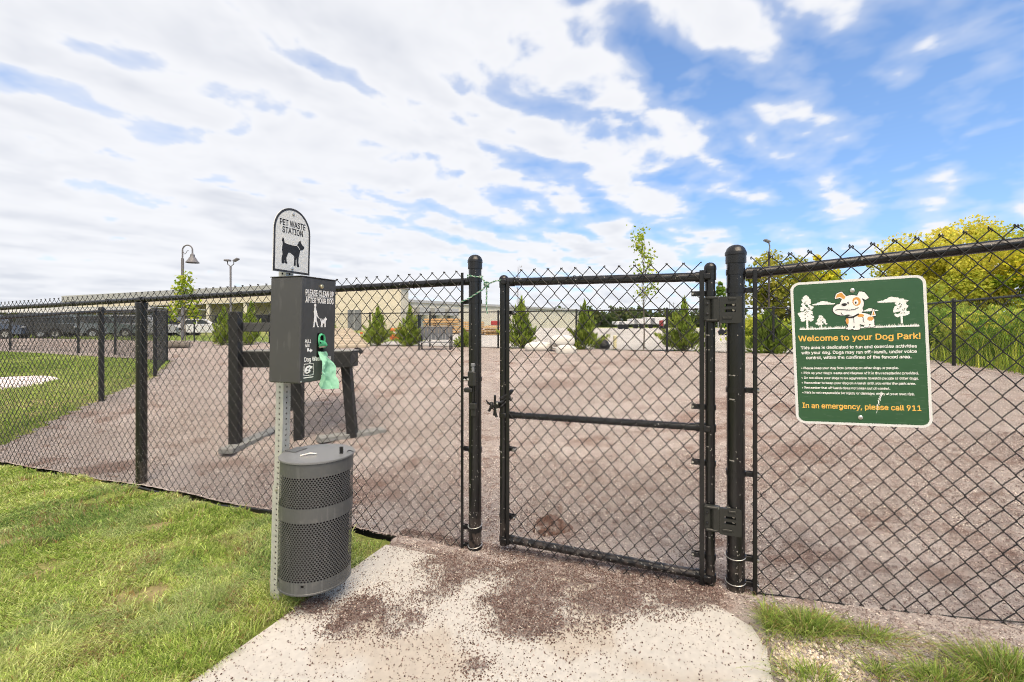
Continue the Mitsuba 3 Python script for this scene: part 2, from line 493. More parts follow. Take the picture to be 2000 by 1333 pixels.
def gravel_z(x, y, t, q):
    g = ground_z(x, y)
    p = np.stack([t * 2.2, q * 2.2, 0 * t], -1)
    b = 0.05 * (meshkit.fbm(p, 3, 71) - 0.5) + 0.036 * (meshkit.fbm(p * 4.6, 3, 72) - 0.5)
    b = b + 0.018 * (meshkit.fbm(p * 15, 2, 73) - 0.5)
    for px, py, r, h in ((1072, 1030, .11, -.05), (1082, 1002, .085, .075), (1880, 1075, .13, -.05), (1720, 1050, .10, -.03), (230, 900, .35, -.05), (430, 890, .3, -.04), (1040, 760, .6, -.04)):
        a, c = ground_pt(px, py, -1.23)
        b = b + h * np.exp(-((t - a) ** 2 + (q - c) ** 2) / (r * r))
    on = shapely.contains_xy(SLAB.buffer(0.012), t.ravel(), q.ravel()).reshape(t.shape)
    d = dens(t, q)
    tracked = 0.020 + 0.012 * np.clip(d - 1.02, -1.2, 0.6)
    return g + np.where(on, tracked, 0.026 + np.where(q < 2.4, 0.4, 1.0) * b)


YARD = Polygon([(-1.68, -2.6), (-1.68, 2.2), (-7.2, 2.2), (-7.2, 2.5), (-8.84, 4.13), (-11, 6.1), (-14, 8.2), (-60, 8.8), (-60, 16.5), (5.4, 16.5), (5.4, -2.6)])
fine = sbox(-7.6, -0.1, 2.2, 5.4).intersection(YARD)
near = grid_sheet(np.arange(-7.6, 2.21, 0.04), np.arange(-0.1, 5.41, 0.04), gravel_z, YARD)
mid_t, mid_q = np.arange(-60, 5.41, 0.2), np.arange(-2.5, 16.51, 0.2)
hole = sbox(-7.6, -0.1, 2.2, 5.4)
rest = grid_sheet(np.concatenate([np.arange(-60, -7.6, 0.2), np.arange(-7.6, 5.5, 0.2)]), np.arange(-2.5, 16.6, 0.2), gravel_z, YARD.difference(hole.buffer(-0.12)))
obj('gravel_yard', near, GRAVEL, smooth=True, kind='structure')
rest[0][:, 2] -= 0.004
obj('outer_gravel', rest, GRAVEL, smooth=True, kind='structure')


def slab_mesh():
    m = trimesh.creation.extrude_polygon(SLAB.buffer(-0.008), 1.0, engine='earcut')
    ts, qs = np.arange(-1.69, .2101, 0.06), np.arange(-3.2, 2.131, 0.06)
    top = grid_sheet(ts, qs, lambda x, y, t, q: ground_z(x, y) + 0.020, None)
    c = np.array(SLAB.exterior.coords)[::-1]
    # boundary ring of the real outline, a small rounded arris, then a skirt down into the soil
    ring = np.array(shapely.segmentize(SLAB, 0.06).exterior.coords)[:-1]
    inner = np.array(shapely.segmentize(SLAB.buffer(-0.0), 0.06).exterior.coords)[:-1]
    tri = trimesh.creation.triangulate_polygon(SLAB, engine='earcut')
    # fine grid inside, clipped cells by polygon
    inside = shapely.intersection(SLAB, SLAB)
    cells = grid_sheet(ts, qs, lambda x, y, t, q: ground_z(x, y) + 0.020, SLAB.buffer(-0.03))
    P = W(ring[:, 0], ring[:, 1]); gz = ground_z(P[:, 0], P[:, 1])
    cen = np.array(SLAB.centroid.coords[0])
    out = []
    # arris and skirt
    layers = []
    for off, dz in ((-0.10, 0.0196), (-0.006, 0.0196), (-0.0015, 0.017), (0.0, 0.013), (0.0, -0.12)):
        d = ring - cen
        # shrink towards the inside by a constant distance, using the buffer's nearest point
        if off:
            b = SLAB.buffer(off, join_style=2).exterior
            rr = np.array([b.interpolate(b.project(Point(*r))).coords[0] for r in ring])
        else:
            rr = ring
        p = W(rr[:, 0], rr[:, 1]); p[:, 2] = ground_z(p[:, 0], p[:, 1]) + dz
        layers.append(p)
    n = len(ring)
    v = np.vstack(layers)
    i, j = np.meshgrid(np.arange(len(layers) - 1), np.arange(n), indexing='ij')
    q = np.stack([i * n + j, i * n + (j + 1) % n, (i + 1) * n + (j + 1) % n, (i + 1) * n + j], -1).reshape(-1, 4)
    return cat(cells, (v, np.vstack([q[:, [0, 1, 2]], q[:, [0, 2, 3]]])))


obj('path', slab_mesh(), CONCRETE, smooth=30, kind='structure')

LAWN = Polygon([(-12, -3), (-1.70, -3), (-1.70, 2.2), (-7.2, 2.2), (-12, 2.2)])


def lawn_z(x, y, t, q):
    p = np.stack([t * 3.0, q * 3.0, 0 * t], -1)
    edge = np.minimum(1, np.abs(t + 1.70) / 0.12)
    return ground_z(x, y) - 0.004 + edge * 0.05 * (meshkit.fbm(p, 3, 81) - 0.42)


obj('lawn', grid_sheet(np.concatenate([np.arange(-12, -6, 0.25), np.arange(-6, -1.69, 0.05)]), np.arange(-3, 2.21, 0.05), lawn_z, LAWN), SOIL, smooth=True, kind='structure')
RUN = Polygon([(-60, 2.3), (-7.1, 2.3), (-7.2, 2.5), (-8.84, 4.13), (-11, 6.1), (-14, 8.2), (-60, 8.8)])
obj('run_lawn', grid_sheet(np.concatenate([np.arange(-60, -20, 0.5), np.arange(-20, -7.0, 0.1)]), np.arange(2.3, 8.9, 0.1), lambda x, y, t, q: ground_z(x, y) + 0.006, RUN), SOIL, smooth=True, kind='structure')
obj('grey_lot', grid_sheet(np.arange(-30, 60.1, 1.0), np.arange(16.9, 75, 0.5), lambda x, y, t, q: ground_z(x, y) + 0.02, Polygon([(-30, 16.9), (60, 16.9), (60, 75), (-30, 75)])), LOT, smooth=True, kind='structure')
# the round pale pad in the grass run
pc = at(-55, 765, 8.4)
a = np.linspace(0, 2 * np.pi, 41)[:-1]
rr = np.concatenate([np.zeros((1, 2)), *[np.stack([np.cos(a), np.sin(a)], 1) * r * (1 + .03 * np.sin(3 * a))[:, None] for r in (.3, .6, .9, .98)]])
v = np.zeros((len(rr), 3)); v[:, 0], v[:, 1] = pc[0] + rr[:, 0] * 1.05, pc[1] + rr[:, 1] * 1.3
v[:, 2] = ground_z(v[:, 0], v[:, 1]) + np.where(np.hypot(*rr.T) > .92, 0.0, 0.05)
f = [[0, 1 + i, 1 + (i + 1) % 40] for i in range(40)]
for k in range(3):
    for i in range(40):
        b0, b1 = 1 + k * 40, 1 + (k + 1) * 40
        f += [[b0 + i, b1 + i, b1 + (i + 1) % 40], [b0 + i, b1 + (i + 1) % 40, b0 + (i + 1) % 40]]
PINK = mat('pink_gravel', principled(proc(lambda p, n, uv: mix([.50, .42, .40], [.70, .64, .61], voronoi(p.x * 60, p.y * 60)[2])), 0.95))
single('gravel_pad', (v, np.array(f)), PINK, 'pale round gravel pad in the grass of the side run', 'gravel pad', smooth=True)

# small heap of freshly dug soil just inside the gate
mt, mq = ground_pt(1076, 1022, -1.20)
a_, r_ = np.meshgrid(np.linspace(0, 2 * np.pi, 49)[:-1], np.linspace(0, 1, 14), indexing='ij')
mx = mt + .125 * r_ * np.cos(a_) * (1 + .18 * np.sin(3 * a_ + 1)); my = mq + .10 * r_ * np.sin(a_) * (1 + .15 * np.cos(2 * a_))
mp = W(mx, my); nz = meshkit.fbm(np.stack([mx * 28, my * 28, 0 * mx], -1), 3, 77)
mp[..., 2] = ground_z(mp[..., 0], mp[..., 1]) + .012 + (.070 * (1 - r_ ** 1.2) + .065 * (nz - .5) * (1 - r_ ** 3)) - .02 * (r_ > .99)
i_, j_ = np.meshgrid(np.arange(48), np.arange(13), indexing='ij')
qd = np.stack([i_ * 14 + j_, i_ * 14 + j_ + 1, ((i_ + 1) % 48) * 14 + j_ + 1, ((i_ + 1) % 48) * 14 + j_], -1).reshape(-1, 4)
single('soil_mound', (mp.reshape(-1, 3), qd), DIRT, 'small reddish brown mound of dug soil on the gravel just behind the gate', 'soil mound', smooth=50)

# ------------------------------------------------------------------ chain link
def chain_link(pa, pb, ztop, zbot, w, h, r, sides=5, pts=3, knuckle=0.008, phase=0, push=(0, 0), wav=0.0, seed=1):
    """Zigzag wires woven between the plan points pa and pb; ztop and zbot are functions of the distance along."""
    pa, pb = np.asarray(pa, float)[:2] + np.asarray(push), np.asarray(pb, float)[:2] + np.asarray(push)
    L = np.linalg.norm(pb - pa)
    e = np.array([*(pb - pa) / L, 0]); nrm = np.array([-e[1], e[0], 0])
    nw = max(2, int(round(L / (w / 2))))
    s0 = (np.arange(nw)) * (L / nw)
    hw = L / nw
    zt = ztop(s0 + hw / 2)
    K = int(np.ceil(np.max(zt - zbot(s0)) / (h / 2))) + 1
    R = np.random.default_rng(seed)
    rows = []
    k = np.arange(K)
    i = np.arange(nw)[:, None]
    right = ((k[None] + i + phase) % 2).astype(float)
    bx = s0[:, None] + right * hw + (right * 2 - 1) * r * 0.9 + R.normal(0, 0.0007, (nw, K))
    bz = zt[:, None] - k[None] * (h / 2) + R.normal(0, 0.0009, (nw, K))
    sx, sz, off = [], [], []
    if pts >= 3:
        for j in range(K):
            dirn = np.where(right[:, j] > 0, 1.0, -1.0)
            if j == 0 and knuckle > 0:
                for ax, az in ((0.55, -1.5), (1.05, 0.05), (0.62, 0.95)):
                    sx.append(bx[:, 0] + dirn * ax * knuckle); sz.append(bz[:, 0] + az * knuckle); off.append(np.full(nw, r * 1.3) * dirn)
            sx.append(bx[:, j]); sz.append(bz[:, j]); off.append(np.zeros(nw))
            if j < K - 1:
                for fr in (0.12, 0.5, 0.88) if pts > 3 else (0.5,):
                    sx.append(bx[:, j] * (1 - fr) + bx[:, j + 1] * fr); sz.append(bz[:, j] * (1 - fr) + bz[:, j + 1] * fr)
                    off.append(dirn * r * (1.3 if fr == 0.5 else 0.9))
    else:
        for j in range(K):
            sx.append(bx[:, j]); sz.append(bz[:, j]); off.append(np.zeros(nw))
    sx, sz, off = np.stack(sx, 1), np.stack(sz, 1), np.stack(off, 1)
    if wav:
        off = off + wav * (meshkit.fbm(np.stack([sx * 1.3, sz * 2.0, 0 * sx + seed], -1), 2, seed) - 0.5)
    P = np.stack([pa[0] + e[0] * sx + nrm[0] * off, pa[1] + e[1] * sx + nrm[1] * off, sz], -1)
    d = np.gradient(P, axis=1); d /= np.linalg.norm(d, axis=-1, keepdims=True) + 1e-12
    b = np.cross(d, nrm); b /= np.linalg.norm(b, axis=-1, keepdims=True) + 1e-12
    a = np.cross(b, d)
    g = np.arange(sides) * 2 * np.pi / sides + 0.4
    v = P[:, :, None] + r * (np.cos(g)[:, None] * a[:, :, None] + np.sin(g)[:, None] * b[:, :, None])
    n = P.shape[1]
    I, J, S = np.meshgrid(np.arange(nw), np.arange(n - 1), np.arange(sides), indexing='ij')
    keep = (P[:, 1:, 2] > zbot(P[:, 1:, 0] * 0 + s0[:, None]))[:, :, None] & np.ones(sides, bool)
    idx = lambda J, S: (I * n + J) * sides + S % sides
    q = np.stack([idx(J, S), idx(J, S + 1), idx(J + 1, S + 1), idx(J + 1, S)], -1)[keep]
    f = np.vstack([q[:, [0, 1, 2]], q[:, [0, 2, 3]]])
    v = v.reshape(-1, 3)
    u = np.unique(f); re = np.zeros(len(v), int); re[u] = np.arange(len(u))
    return v[u], re[f]


Q0 = 2.263
EX, EZ, EN = np.array([CT, -ST, 0]), np.array([0, 0, 1.0]), np.array([-ST, -CT, 0])   # along the fence, up, towards the viewer


def tz(t, a, b):
    return a[1] + (t - a[0]) * (b[1] - a[1]) / (b[0] - a[0])


def zed(py, depth):
    return CZ - (py - HZ) / F * depth


def post_cap(r, base, over=1.13):
    return lathe([(r * 1.02, -.052), (r * over, -.052), (r * over, -.018), (r * (over + .06), -.016), (r * (over + .06), -.004), (r * over, 0), (r * .98, r * .36), (r * .72, r * .62), (r * .36, r * .77), (0.0005, r * .82)], base)


def band(c, r, ext, zc, w=0.022, drn=None, mate=0.0):
    """A brace band: a strap round the post with two ears and a carriage bolt."""
    drn = EX if drn is None else drn
    ring = lathe([(r + .0005, -w / 2), (r + .0035, -w / 2), (r + .0035, w / 2), (r + .0005, w / 2)], (c[0], c[1], zc), 24)
    side = np.cross(EZ, drn)
    R = np.stack([drn, side, EZ], 1)
    ears = [rbox(np.array([c[0], c[1], zc]) + drn * (r + ext / 2 - .004) + side * s * .010, (ext, .004, w), .0015, R) for s in (-1, 1)]
    bolt = np.array([c[0], c[1], zc]) + drn * (r + ext - .010)
    return cat(ring, *ears), tube([bolt - side * .020, bolt - side * .0165, bolt - side * .014, bolt + side * .016], [.0045, .0068, .0075, .0045], 10)


def put_band(parent, c, r, ext, zc, drn=None, w=0.022):
    b, k = band(c, r, ext, zc, w, drn)
    key = obj('band', b, BLACK_PLAIN, parent, smooth=35)
    obj('bolt', k, STEEL, key, smooth=35)


def strip(p, q, width, thick, along_n):
    """A flat tension bar from p to q."""
    p, q = np.asarray(p), np.asarray(q)
    d = (q - p) / np.linalg.norm(q - p)
    s = np.cross(d, along_n); s /= np.linalg.norm(s)
    return rbox((p + q) / 2, (width, thick, np.linalg.norm(q - p)), .0015, np.stack([s, np.cross(d, s), d], 1))


def dirt_wire(c, r, zc, rw=.0024, tail=None):
    a = np.linspace(0.2, 2 * np.pi + 0.5, 30)
    pts = np.stack([c[0] + (r + rw) * np.cos(a), c[1] + (r + rw) * np.sin(a), zc + 0.006 * np.sin(a + 1)], 1)
    return tube(pts, rw, 6)


# ---- left panel, between the line post and the latch post
LF = thing('chain_link_fence', 'black chain-link fence running left behind the pet waste station, bordering the lawn', 'fence')
rail_t = np.array([-11, -6.68, -4.27, -1.25]); rail_z = CZ + np.array([.155, .187, .219, .252])
tt = np.linspace(-11, -1.215, 60)
railL = W(tt, Q0, np.interp(tt, rail_t, rail_z))
obj('top_rail', tube(railL, .0208, 16), BLACK, LF, smooth=40)
tp = -4.27
c = W(tp, Q0, 0)
zr = np.interp(tp, rail_t, rail_z)
obj('line_post', tube([[c[0], c[1], ground_z(c[0], c[1]) - .25], [c[0], c[1], zr - .024]], .039, 20), BLACK, LF, smooth=40)
k = obj('loop_cap', cat(lathe([(.041, -.07), (.044, -.07), (.044, -.024), (.041, -.02)], (c[0], c[1], zr), 20),
                        tube(W(np.linspace(tp - .024, tp + .024, 3), Q0, zr), .0262, 18)), BLACK_PLAIN, LF, smooth=40)
c2 = W(-7.25, Q0, 0)
obj('line_post', tube([[c2[0], c2[1], ground_z(c2[0], c2[1]) - .25], [c2[0], c2[1], np.interp(-7.25, rail_t, rail_z) - .02]], .039, 16), BLACK, LF, smooth=40)
# latch post
PL = W(-1.183, Q0, 0); gl = ground_z(PL[0], PL[1])
zl = CZ + .372
lp = obj('latch_post', tube([[PL[0], PL[1], gl - .3], [PL[0], PL[1], gl + .4], [PL[0], PL[1], zl]], .0355, 24), BLACK, LF, smooth=40)
obj('dome_cap', post_cap(.0355, (PL[0], PL[1], zl)), BLACK_PLAIN, lp, smooth=40)
meshL = chain_link(W(-9.2, Q0), W(-1.248, Q0), lambda s: np.interp(s - 9.2, rail_t, rail_z) + .058, lambda s: np.interp(s - 9.2, [-9.2, -6.7, -4.3, -1.2], CZ + np.array([-1.33, -1.46, -1.335, -1.262])),
                   .079, .084, .0022, 6, 4, .0024, 0, EN[:2] * .0265, .010, 3)
obj('chain_link_mesh', meshL, WIRE, LF, smooth=True, kind='stuff')
bar_t = -1.248
obj('tension_bar', strip(W(bar_t, Q0, gl + .02) + EN * .03, W(bar_t, Q0, CZ + .30) + EN * .03, .016, .006, EN), BLACK_PLAIN, LF)
for py in (548, 590, 740, 877, 1030, 1066):
    put_band(LF, PL, .0355, .05, zed(py, 2.56), -EX)
for py in (1027, 1066):
    obj('tie_wire', dirt_wire(PL, .0365, zed(py, 2.51) - .012), STEEL, LF, smooth=True)
# tie wires along the rail
for t_ in (-1.62, -2.02, -2.55, -3.1, -3.62, -4.75, -5.3):
    z0 = np.interp(t_, rail_t, rail_z)
    a = np.linspace(0, 2 * np.pi * 1.15, 20)
    p = W(t_ + .006 * a, Q0, 0) + EN * (.0235 * np.cos(a))[:, None] + EZ * (z0 + .0235 * np.sin(a))[:, None]
    p = np.vstack([p, p[-1] + np.array([.004, 0, -.02]), p[-1] + EX * .016 + np.array([0, 0, -.045])])
    obj('rail_tie', tube(p, .0021, 5), WIRE, LF, smooth=True)

# edging board along the foot of the left panel
te = np.linspace(-7.4, -1.62, 60)
zb = np.interp(te, [-7.4, -6.7, -4.27, -2.6, -1.6], CZ + np.array([-1.38, -1.435, -1.315, -1.262, -1.245])) + .012 * np.sin(te * 4.1)
pe = W(te, 2.212 + .016 * np.sin(te * 2.3) + .02 * np.exp(-((te + 1.9) / .3) ** 2), zb)
prof = np.array([(-.006, -.09), (.006, -.09), (.009, -.012), (.007, .002), (.0, .008), (-.007, .002), (-.009, -.012)])
ring = pe[:, None] + prof[None, :, :1] * np.array([ST, CT, 0]) + prof[None, :, 1:] * EZ
m_ = len(prof)
i, j = np.meshgrid(np.arange(len(te) - 1), np.arange(m_), indexing='ij')
qd = np.stack([i * m_ + j, i * m_ + (j + 1) % m_, (i + 1) * m_ + (j + 1) % m_, (i + 1) * m_ + j], -1).reshape(-1, 4)
single('lawn_edging', (ring.reshape(-1, 3), qd), BLACK_PLAIN, 'low wavy black plastic edging strip between lawn and chain-link fence', 'edging')

# ---- gate
GF = thing('walk_gate', 'narrow black chain-link gate closed between two dome-capped posts', 'gate')
tl, tr = -1.007, .021
SL, SR = W(tl, Q0, 0), W(tr, Q0, 0)
zlt, zlb, zrt, zrb = CZ + .262, CZ - 1.185, CZ + .274, CZ - 1.185
g1 = obj('stile', tube([[SL[0], SL[1], zlb], [SL[0], SL[1], zlt]], .0215, 18), BLACK, GF, smooth=40)
obj('dome_cap', post_cap(.0215, (SL[0], SL[1], zlt), 1.16), BLACK_PLAIN, g1, smooth=40)
g2 = obj('stile', tube([[SR[0], SR[1], zrb], [SR[0], SR[1], zrt]], .0215, 18), BLACK, GF, smooth=40)
obj('dome_cap', post_cap(.0215, (SR[0], SR[1], zrt), 1.16), BLACK_PLAIN, g2, smooth=40)
for za, zb_, r_ in ((.240, .227, .021), (-.4785, -.462, .017), (-1.150, -1.138, .0205)):
    obj('rail', tube([W(tl + .02, Q0, CZ + za), W(tr - .02, Q0, CZ + zb_)], r_, 16), BLACK, GF, smooth=40)
    for t_, z_, s_ in ((tl, za, 1), (tr, zb_, -1)):
        cc = W(t_, Q0, CZ + z_)
        ends = cat(lathe([(.022, -.016), (.0255, -.016), (.0255, .016), (.022, .016)], cc, 20), tube([cc + EX * s_ * .02, cc + EX * s_ * .062], r_ + .0035, 14), rbox(cc + EN * .028 + EX * s_ * .012, (.03, .018, .026), .003, np.stack([EX, EN, EZ], 1)))
        obj('rail_end', ends, BLACK_PLAIN, GF, smooth=40)
bl, br = tl + .040, tr - .040
meshG = chain_link(W(bl, Q0), W(br, Q0), lambda s: CZ + .300 - .010 * s, lambda s: CZ - 1.205 + 0 * s, .0742, .084, .00215, 6, 4, .0024, 0, EN[:2] * .0262, .006, 5)
obj('chain_link_mesh', meshG, WIRE, GF, smooth=True, kind='stuff')
obj('tension_bar', strip(W(bl - .006, Q0, CZ - 1.17) + EN * .026, W(bl - .006, Q0, CZ + .245) + EN * .026, .019, .005, EN), BLACK_PLAIN, GF)
obj('tension_bar', strip(W(br + .006, Q0, CZ - 1.19) + EN * .026, W(br + .006, Q0, CZ + .255) + EN * .026, .022, .005, EN), BLACK_PLAIN, GF)
for py in (611, 878, 1010):
    put_band(GF, SL, .0215, .052, zed(py, 2.45), EX)
for py in (573, 797, 907, 1090):
    put_band(GF, SR, .0215, .062, zed(py, 2.06), -EX)
for t_, za, zz in ((-.62, .236, 1), (-.30, .232, 1), (-.66, -.472, .8), (-.29, -.467, .8), (-.5, -1.144, 1)):
    a = np.linspace(0, 2 * np.pi * 1.2, 20)
    p = W(t_ + .005 * a, Q0, 0) + EN * (.0238 * zz * np.cos(a))[:, None] + EZ * (CZ + za + .0238 * zz * np.sin(a))[:, None]
    p = np.vstack([p, p[-1] + EX * .012 + np.array([0, 0, -.03])])
    obj('rail_tie', tube(p, .002, 5), WIRE, GF, smooth=True)


def hinge(zc):
    """Self-closing plastic hinge: gate half, knuckle and slotted post half."""
    t_mid = (tr + .126) / 2 - .012
    O = W(t_mid, Q0, zc) + EN * .030
    R = np.stack([EX, EN, EZ], 1)
    P = lambda x, y, z: O + EX * x + EN * y + EZ * z
    k = obj('hinge', cat(rbox(P(-.052, .004, 0), (.030, .028, .108), .006, R), rbox(P(-.052, -.022, 0), (.030, .03, .10), .006, R)), OLIVE, GF, smooth=25)
    obj('knuckle', cat(rbox(P(-.016, .008, 0), (.040, .034, .114), .009, R), rbox(P(-.034, .012, .050), (.050, .030, .012), .004, R), rbox(P(-.034, .012, -.050), (.050, .030, .012), .004, R)), OLIVE, k, smooth=25)
    plate = affinity.translate(sbox(-.045, -.058, .045, .058).buffer(.010, join_style=1).buffer(-.010), 0, 0)
    plate = sbox(-.035, -.048, .035, .048).buffer(.010)
    slots = [sbox(-.022, .014, .022, .026), sbox(-.022, -.010, .022, .002)]
    for s_ in slots:
        plate = plate.difference(s_)
    obj('slotted_plate', cat(place(extrude(plate, .016), P(.040, .006, -.004), EX, EZ, EN), rbox(P(.052, -.006, -.004), (.060, .016, .120), .006, R), rbox(P(.028, .024, -.040), (.04, .006, .010), .002, R), rbox(P(.048, .024, .044), (.03, .006, .010), .002, R)), OLIVE, k, smooth=25)
    for z_ in (.020, -.004):
        obj('screw', lathe([(.0001, 0), (.007, 0), (.007, .004), (.0001, .006)], P(.054, .009, z_), 10, np.stack([EX, EZ, EN], 1)), STEEL, k)
    for z_ in (.024, -.022):
        obj('screw', lathe([(.0001, 0), (.006, 0), (.006, .006), (.0001, .008)], P(-.053, .018, z_), 10, np.stack([EX, EZ, EN], 1)), BLACK_PLAIN, k)


hinge(zed(604, 2.02)); hinge(zed(1015, 2.02))
# fork latch on the gate's free stile, wrapped with torn black tape
zf = zed(792, 2.46)
O = W(tl, Q0, zf) + EN * .012
R_ = np.stack([EX, EN, EZ], 1)
k = obj('latch_plate', cat(rbox(O - EX * .030, (.030, .026, .034), .003, R_), rbox(O - EX * .045 + EZ * .028 + EN * .006, (.010, .014, .05), .003, R_)), BLACK_PLAIN, GF)
for dz in (.010, -.024):
    obj('screw', lathe([(.0001, 0), (.006, 0), (.006, .003), (.0001, .005)], O - EX * .028 + EN * .014 + EZ * dz, 10, np.stack([EX, EZ, EN], 1)), STEEL, k)
R2 = np.random.default_rng(5)
tape = []
for q_ in range(3):
    a = np.linspace(-2.6, 1.8, 26)
    zc_ = zf + .018 + .012 * q_ + .016 * np.sin(a * .5 + q_)
    rr_ = .026 + .004 * np.sin(a * 5 + q_) + .002 * q_
    ctr = W(tl + .006 * q_, Q0, 0)
    base = np.stack([ctr[0] + rr_ * np.cos(a), ctr[1] + rr_ * np.sin(a), zc_ + .020 * np.cos(a)], 1)
    tape.append(tube(base, .0065 + .003 * np.sin(a * 3 + q_), 6))
for (x0, z0, x1, z1, wd) in ((-.045, .0, -.075, -.018, .016), (-.060, -.004, -.095, .018, .012), (-.04, -.01, -.048, -.062, .012), (-.05, -.02, -.030, -.070, .011), (-.06, -.005, -.085, -.040, .010), (.03, .045, .062, .038, .014), (.02, .03, .048, .060, .010)):
    s_ = np.linspace(0, 1, 6)
    cl = W(tl, Q0, zf) + EN * .022 + EX * (x0 + (x1 - x0) * s_)[:, None] + EZ * (z0 + (z1 - z0) * s_ + .006 * np.sin(s_ * 7))[:, None]
    d_ = np.array([-(z1 - z0), x1 - x0]); d_ = d_ / np.linalg.norm(d_)
    wv = (wd * (1 - .5 * s_))[:, None]
    side = (EX * d_[0] + EZ * d_[1])[None] * wv + EN[None] * (wv * .4 * np.sin(s_ * 6)[:, None])
    fr = np.stack([cl + side, cl + EN * .004, cl - side, cl - EN * .002], 1).reshape(-1, 3)
    ii, jj = np.meshgrid(np.arange(5), np.arange(4), indexing='ij')
    qd = np.stack([ii * 4 + jj, ii * 4 + (jj + 1) % 4, (ii + 1) * 4 + (jj + 1) % 4, (ii + 1) * 4 + jj], -1).reshape(-1, 4)
    tape.append((fr, np.vstack([qd[:, [0, 1, 2]], qd[:, [0, 2, 3]]])))
single('torn_tape', cat(*tape), BLACK_PLAIN, 'torn shiny black tape wrapped around the latch of the gate', 'tape')

# magnetic pull latch on the latch post
LP = lambda x, n, z: PL + EX * x + EN * (.0355 + n) + EZ * z
kz = lambda py: zed(py, 2.51)
km = thing('gate_latch', 'tall black pull latch screwed to the left gate post', 'gate latch')
body = cat(rbox(LP(.004, .010, kz(740)), (.046, .030, .088), .010, R_), rbox(LP(-.016, .012, kz(762)), (.05, .026, .026), .006, R_))
obj('housing', body, OLIVE, km, smooth=25)
obj('pull_knob', cat(tube([LP(.012, .012, kz(726)), LP(.012, .012, kz(714))], .008, 12), lathe([(.010, 0), (.0125, .004), (.0125, .014), (.009, .018), (.0001, .019)], LP(.012, .012, kz(716)), 14)), MIDGREY, km, smooth=40)
obj('rod', cat(tube([LP(.012, .008, kz(755)), LP(.012, .008, kz(785))], .0055, 8), tube([LP(.022, .006, kz(755)), LP(.022, .006, kz(785))], .004, 8)), BLACK_PLAIN, km, smooth=40)
obj('catch', cat(rbox(LP(.012, .010, kz(793)), (.036, .026, .034), .004, R_), rbox(LP(.012, .006, kz(804)), (.026, .018, .05), .004, R_)), OLIVE, km, smooth=25)
for x_, py in ((-.012, 741), (-.032, 742)):
    obj('screw', lathe([(.0001, 0), (.0065, 0), (.0065, .003), (.0001, .006)], LP(x_, .026, kz(py)), 10, np.stack([EX, EZ, EN], 1)), STEEL, km)

# green and white twine tying gate to post
rp = thing('twine', 'green and white twine knotted between the left gate post and the gate', 'twine')
zt_ = zed(540, 2.53)
a = np.linspace(-3.3, 3.4, 40)
rr_ = .0355 + .006
loop = np.stack([PL[0] + rr_ * np.cos(a), PL[1] + rr_ * np.sin(a), zt_ + .006 * np.sin(a * 1.5)], 1)
kn = W(-1.098, Q0, zed(556, 2.48)) + EN * .03
zs = zed(549, 2.47)
a2 = np.linspace(-3.0, 2.6, 26)
loop2 = np.stack([SL[0] + .026 * np.cos(a2), SL[1] + .026 * np.sin(a2), zs + .003 * np.sin(a2 * 2)], 1)
h1 = [PL + EX * .040 + EN * .022 + EZ * (zt_ - .002), PL + EX * .058 + EN * .03 + EZ * (zt_ - .014), kn + EZ * .012 - EX * .008, kn]
h2 = [kn, kn + EX * .03 + EZ * .010, W(-1.04, Q0, zs + .0) + EN * .03, W(-1.02, Q0, zs) + EN * .026]
h3 = [kn, kn - EX * .02 - EZ * .025, PL + EX * .025 + EN * .042 + EZ * zed(575, 2.5), PL - EX * .02 + EN * .042 + EZ * zed(584, 2.52), W(-1.255, Q0, zed(591, 2.57)) + EN * .036]
h4 = [kn, kn - EZ * .05 + EX * .002, kn - EZ * .10, kn - EZ * .158 + EX * .004]
knot = [kn + np.array([.012 * math.cos(w_ * 2.1), .010 * math.sin(w_ * 3.0), .014 * math.sin(w_ * 1.7)]) for w_ in np.linspace(0, 9, 50)]


def dense(p, n=24):
    p = np.asarray(p); s_ = np.linspace(0, len(p) - 1, n)
    return np.stack([np.interp(s_, np.arange(len(p)), p[:, k_]) for k_ in range(3)], 1)


def twisted(p, r):
    p = np.asarray(p)
    Ls = np.concatenate([[0], np.cumsum(np.linalg.norm(np.diff(p, axis=0), axis=1))])
    n = max(12, int(Ls[-1] / .0035))
    s_ = np.linspace(0, Ls[-1], n)
    c_ = np.stack([np.interp(s_, Ls, p[:, k_]) for k_ in range(3)], 1)
    d_ = np.gradient(c_, axis=0); d_ /= np.linalg.norm(d_, axis=1, keepdims=True) + 1e-9
    u_ = np.cross(d_, EN + np.array([.1, .2, .3])); u_ /= np.linalg.norm(u_, axis=1, keepdims=True) + 1e-9
    w_ = np.cross(d_, u_)
    return [tube(c_ + r * .55 * (np.cos(s_ / .0045 + ph)[:, None] * u_ + np.sin(s_ / .0045 + ph)[:, None] * w_), r * .62, 5) for ph in (0, math.pi)]


TW = [twisted(x, .0042) for x in (loop, loop2, dense(h1), dense(h2), dense(h3), dense(h4), knot)]
GREEN_TW = mat('green_twine', principled((.05, .20, .11), 0.8))
PALE_TW = mat('pale_twine', principled((.42, .50, .42), 0.8))
obj('strand', cat(*[x[0] for x in TW]), GREEN_TW, rp, smooth=True)
obj('strand', cat(*[x[1] for x in TW]), PALE_TW, rp, smooth=True)

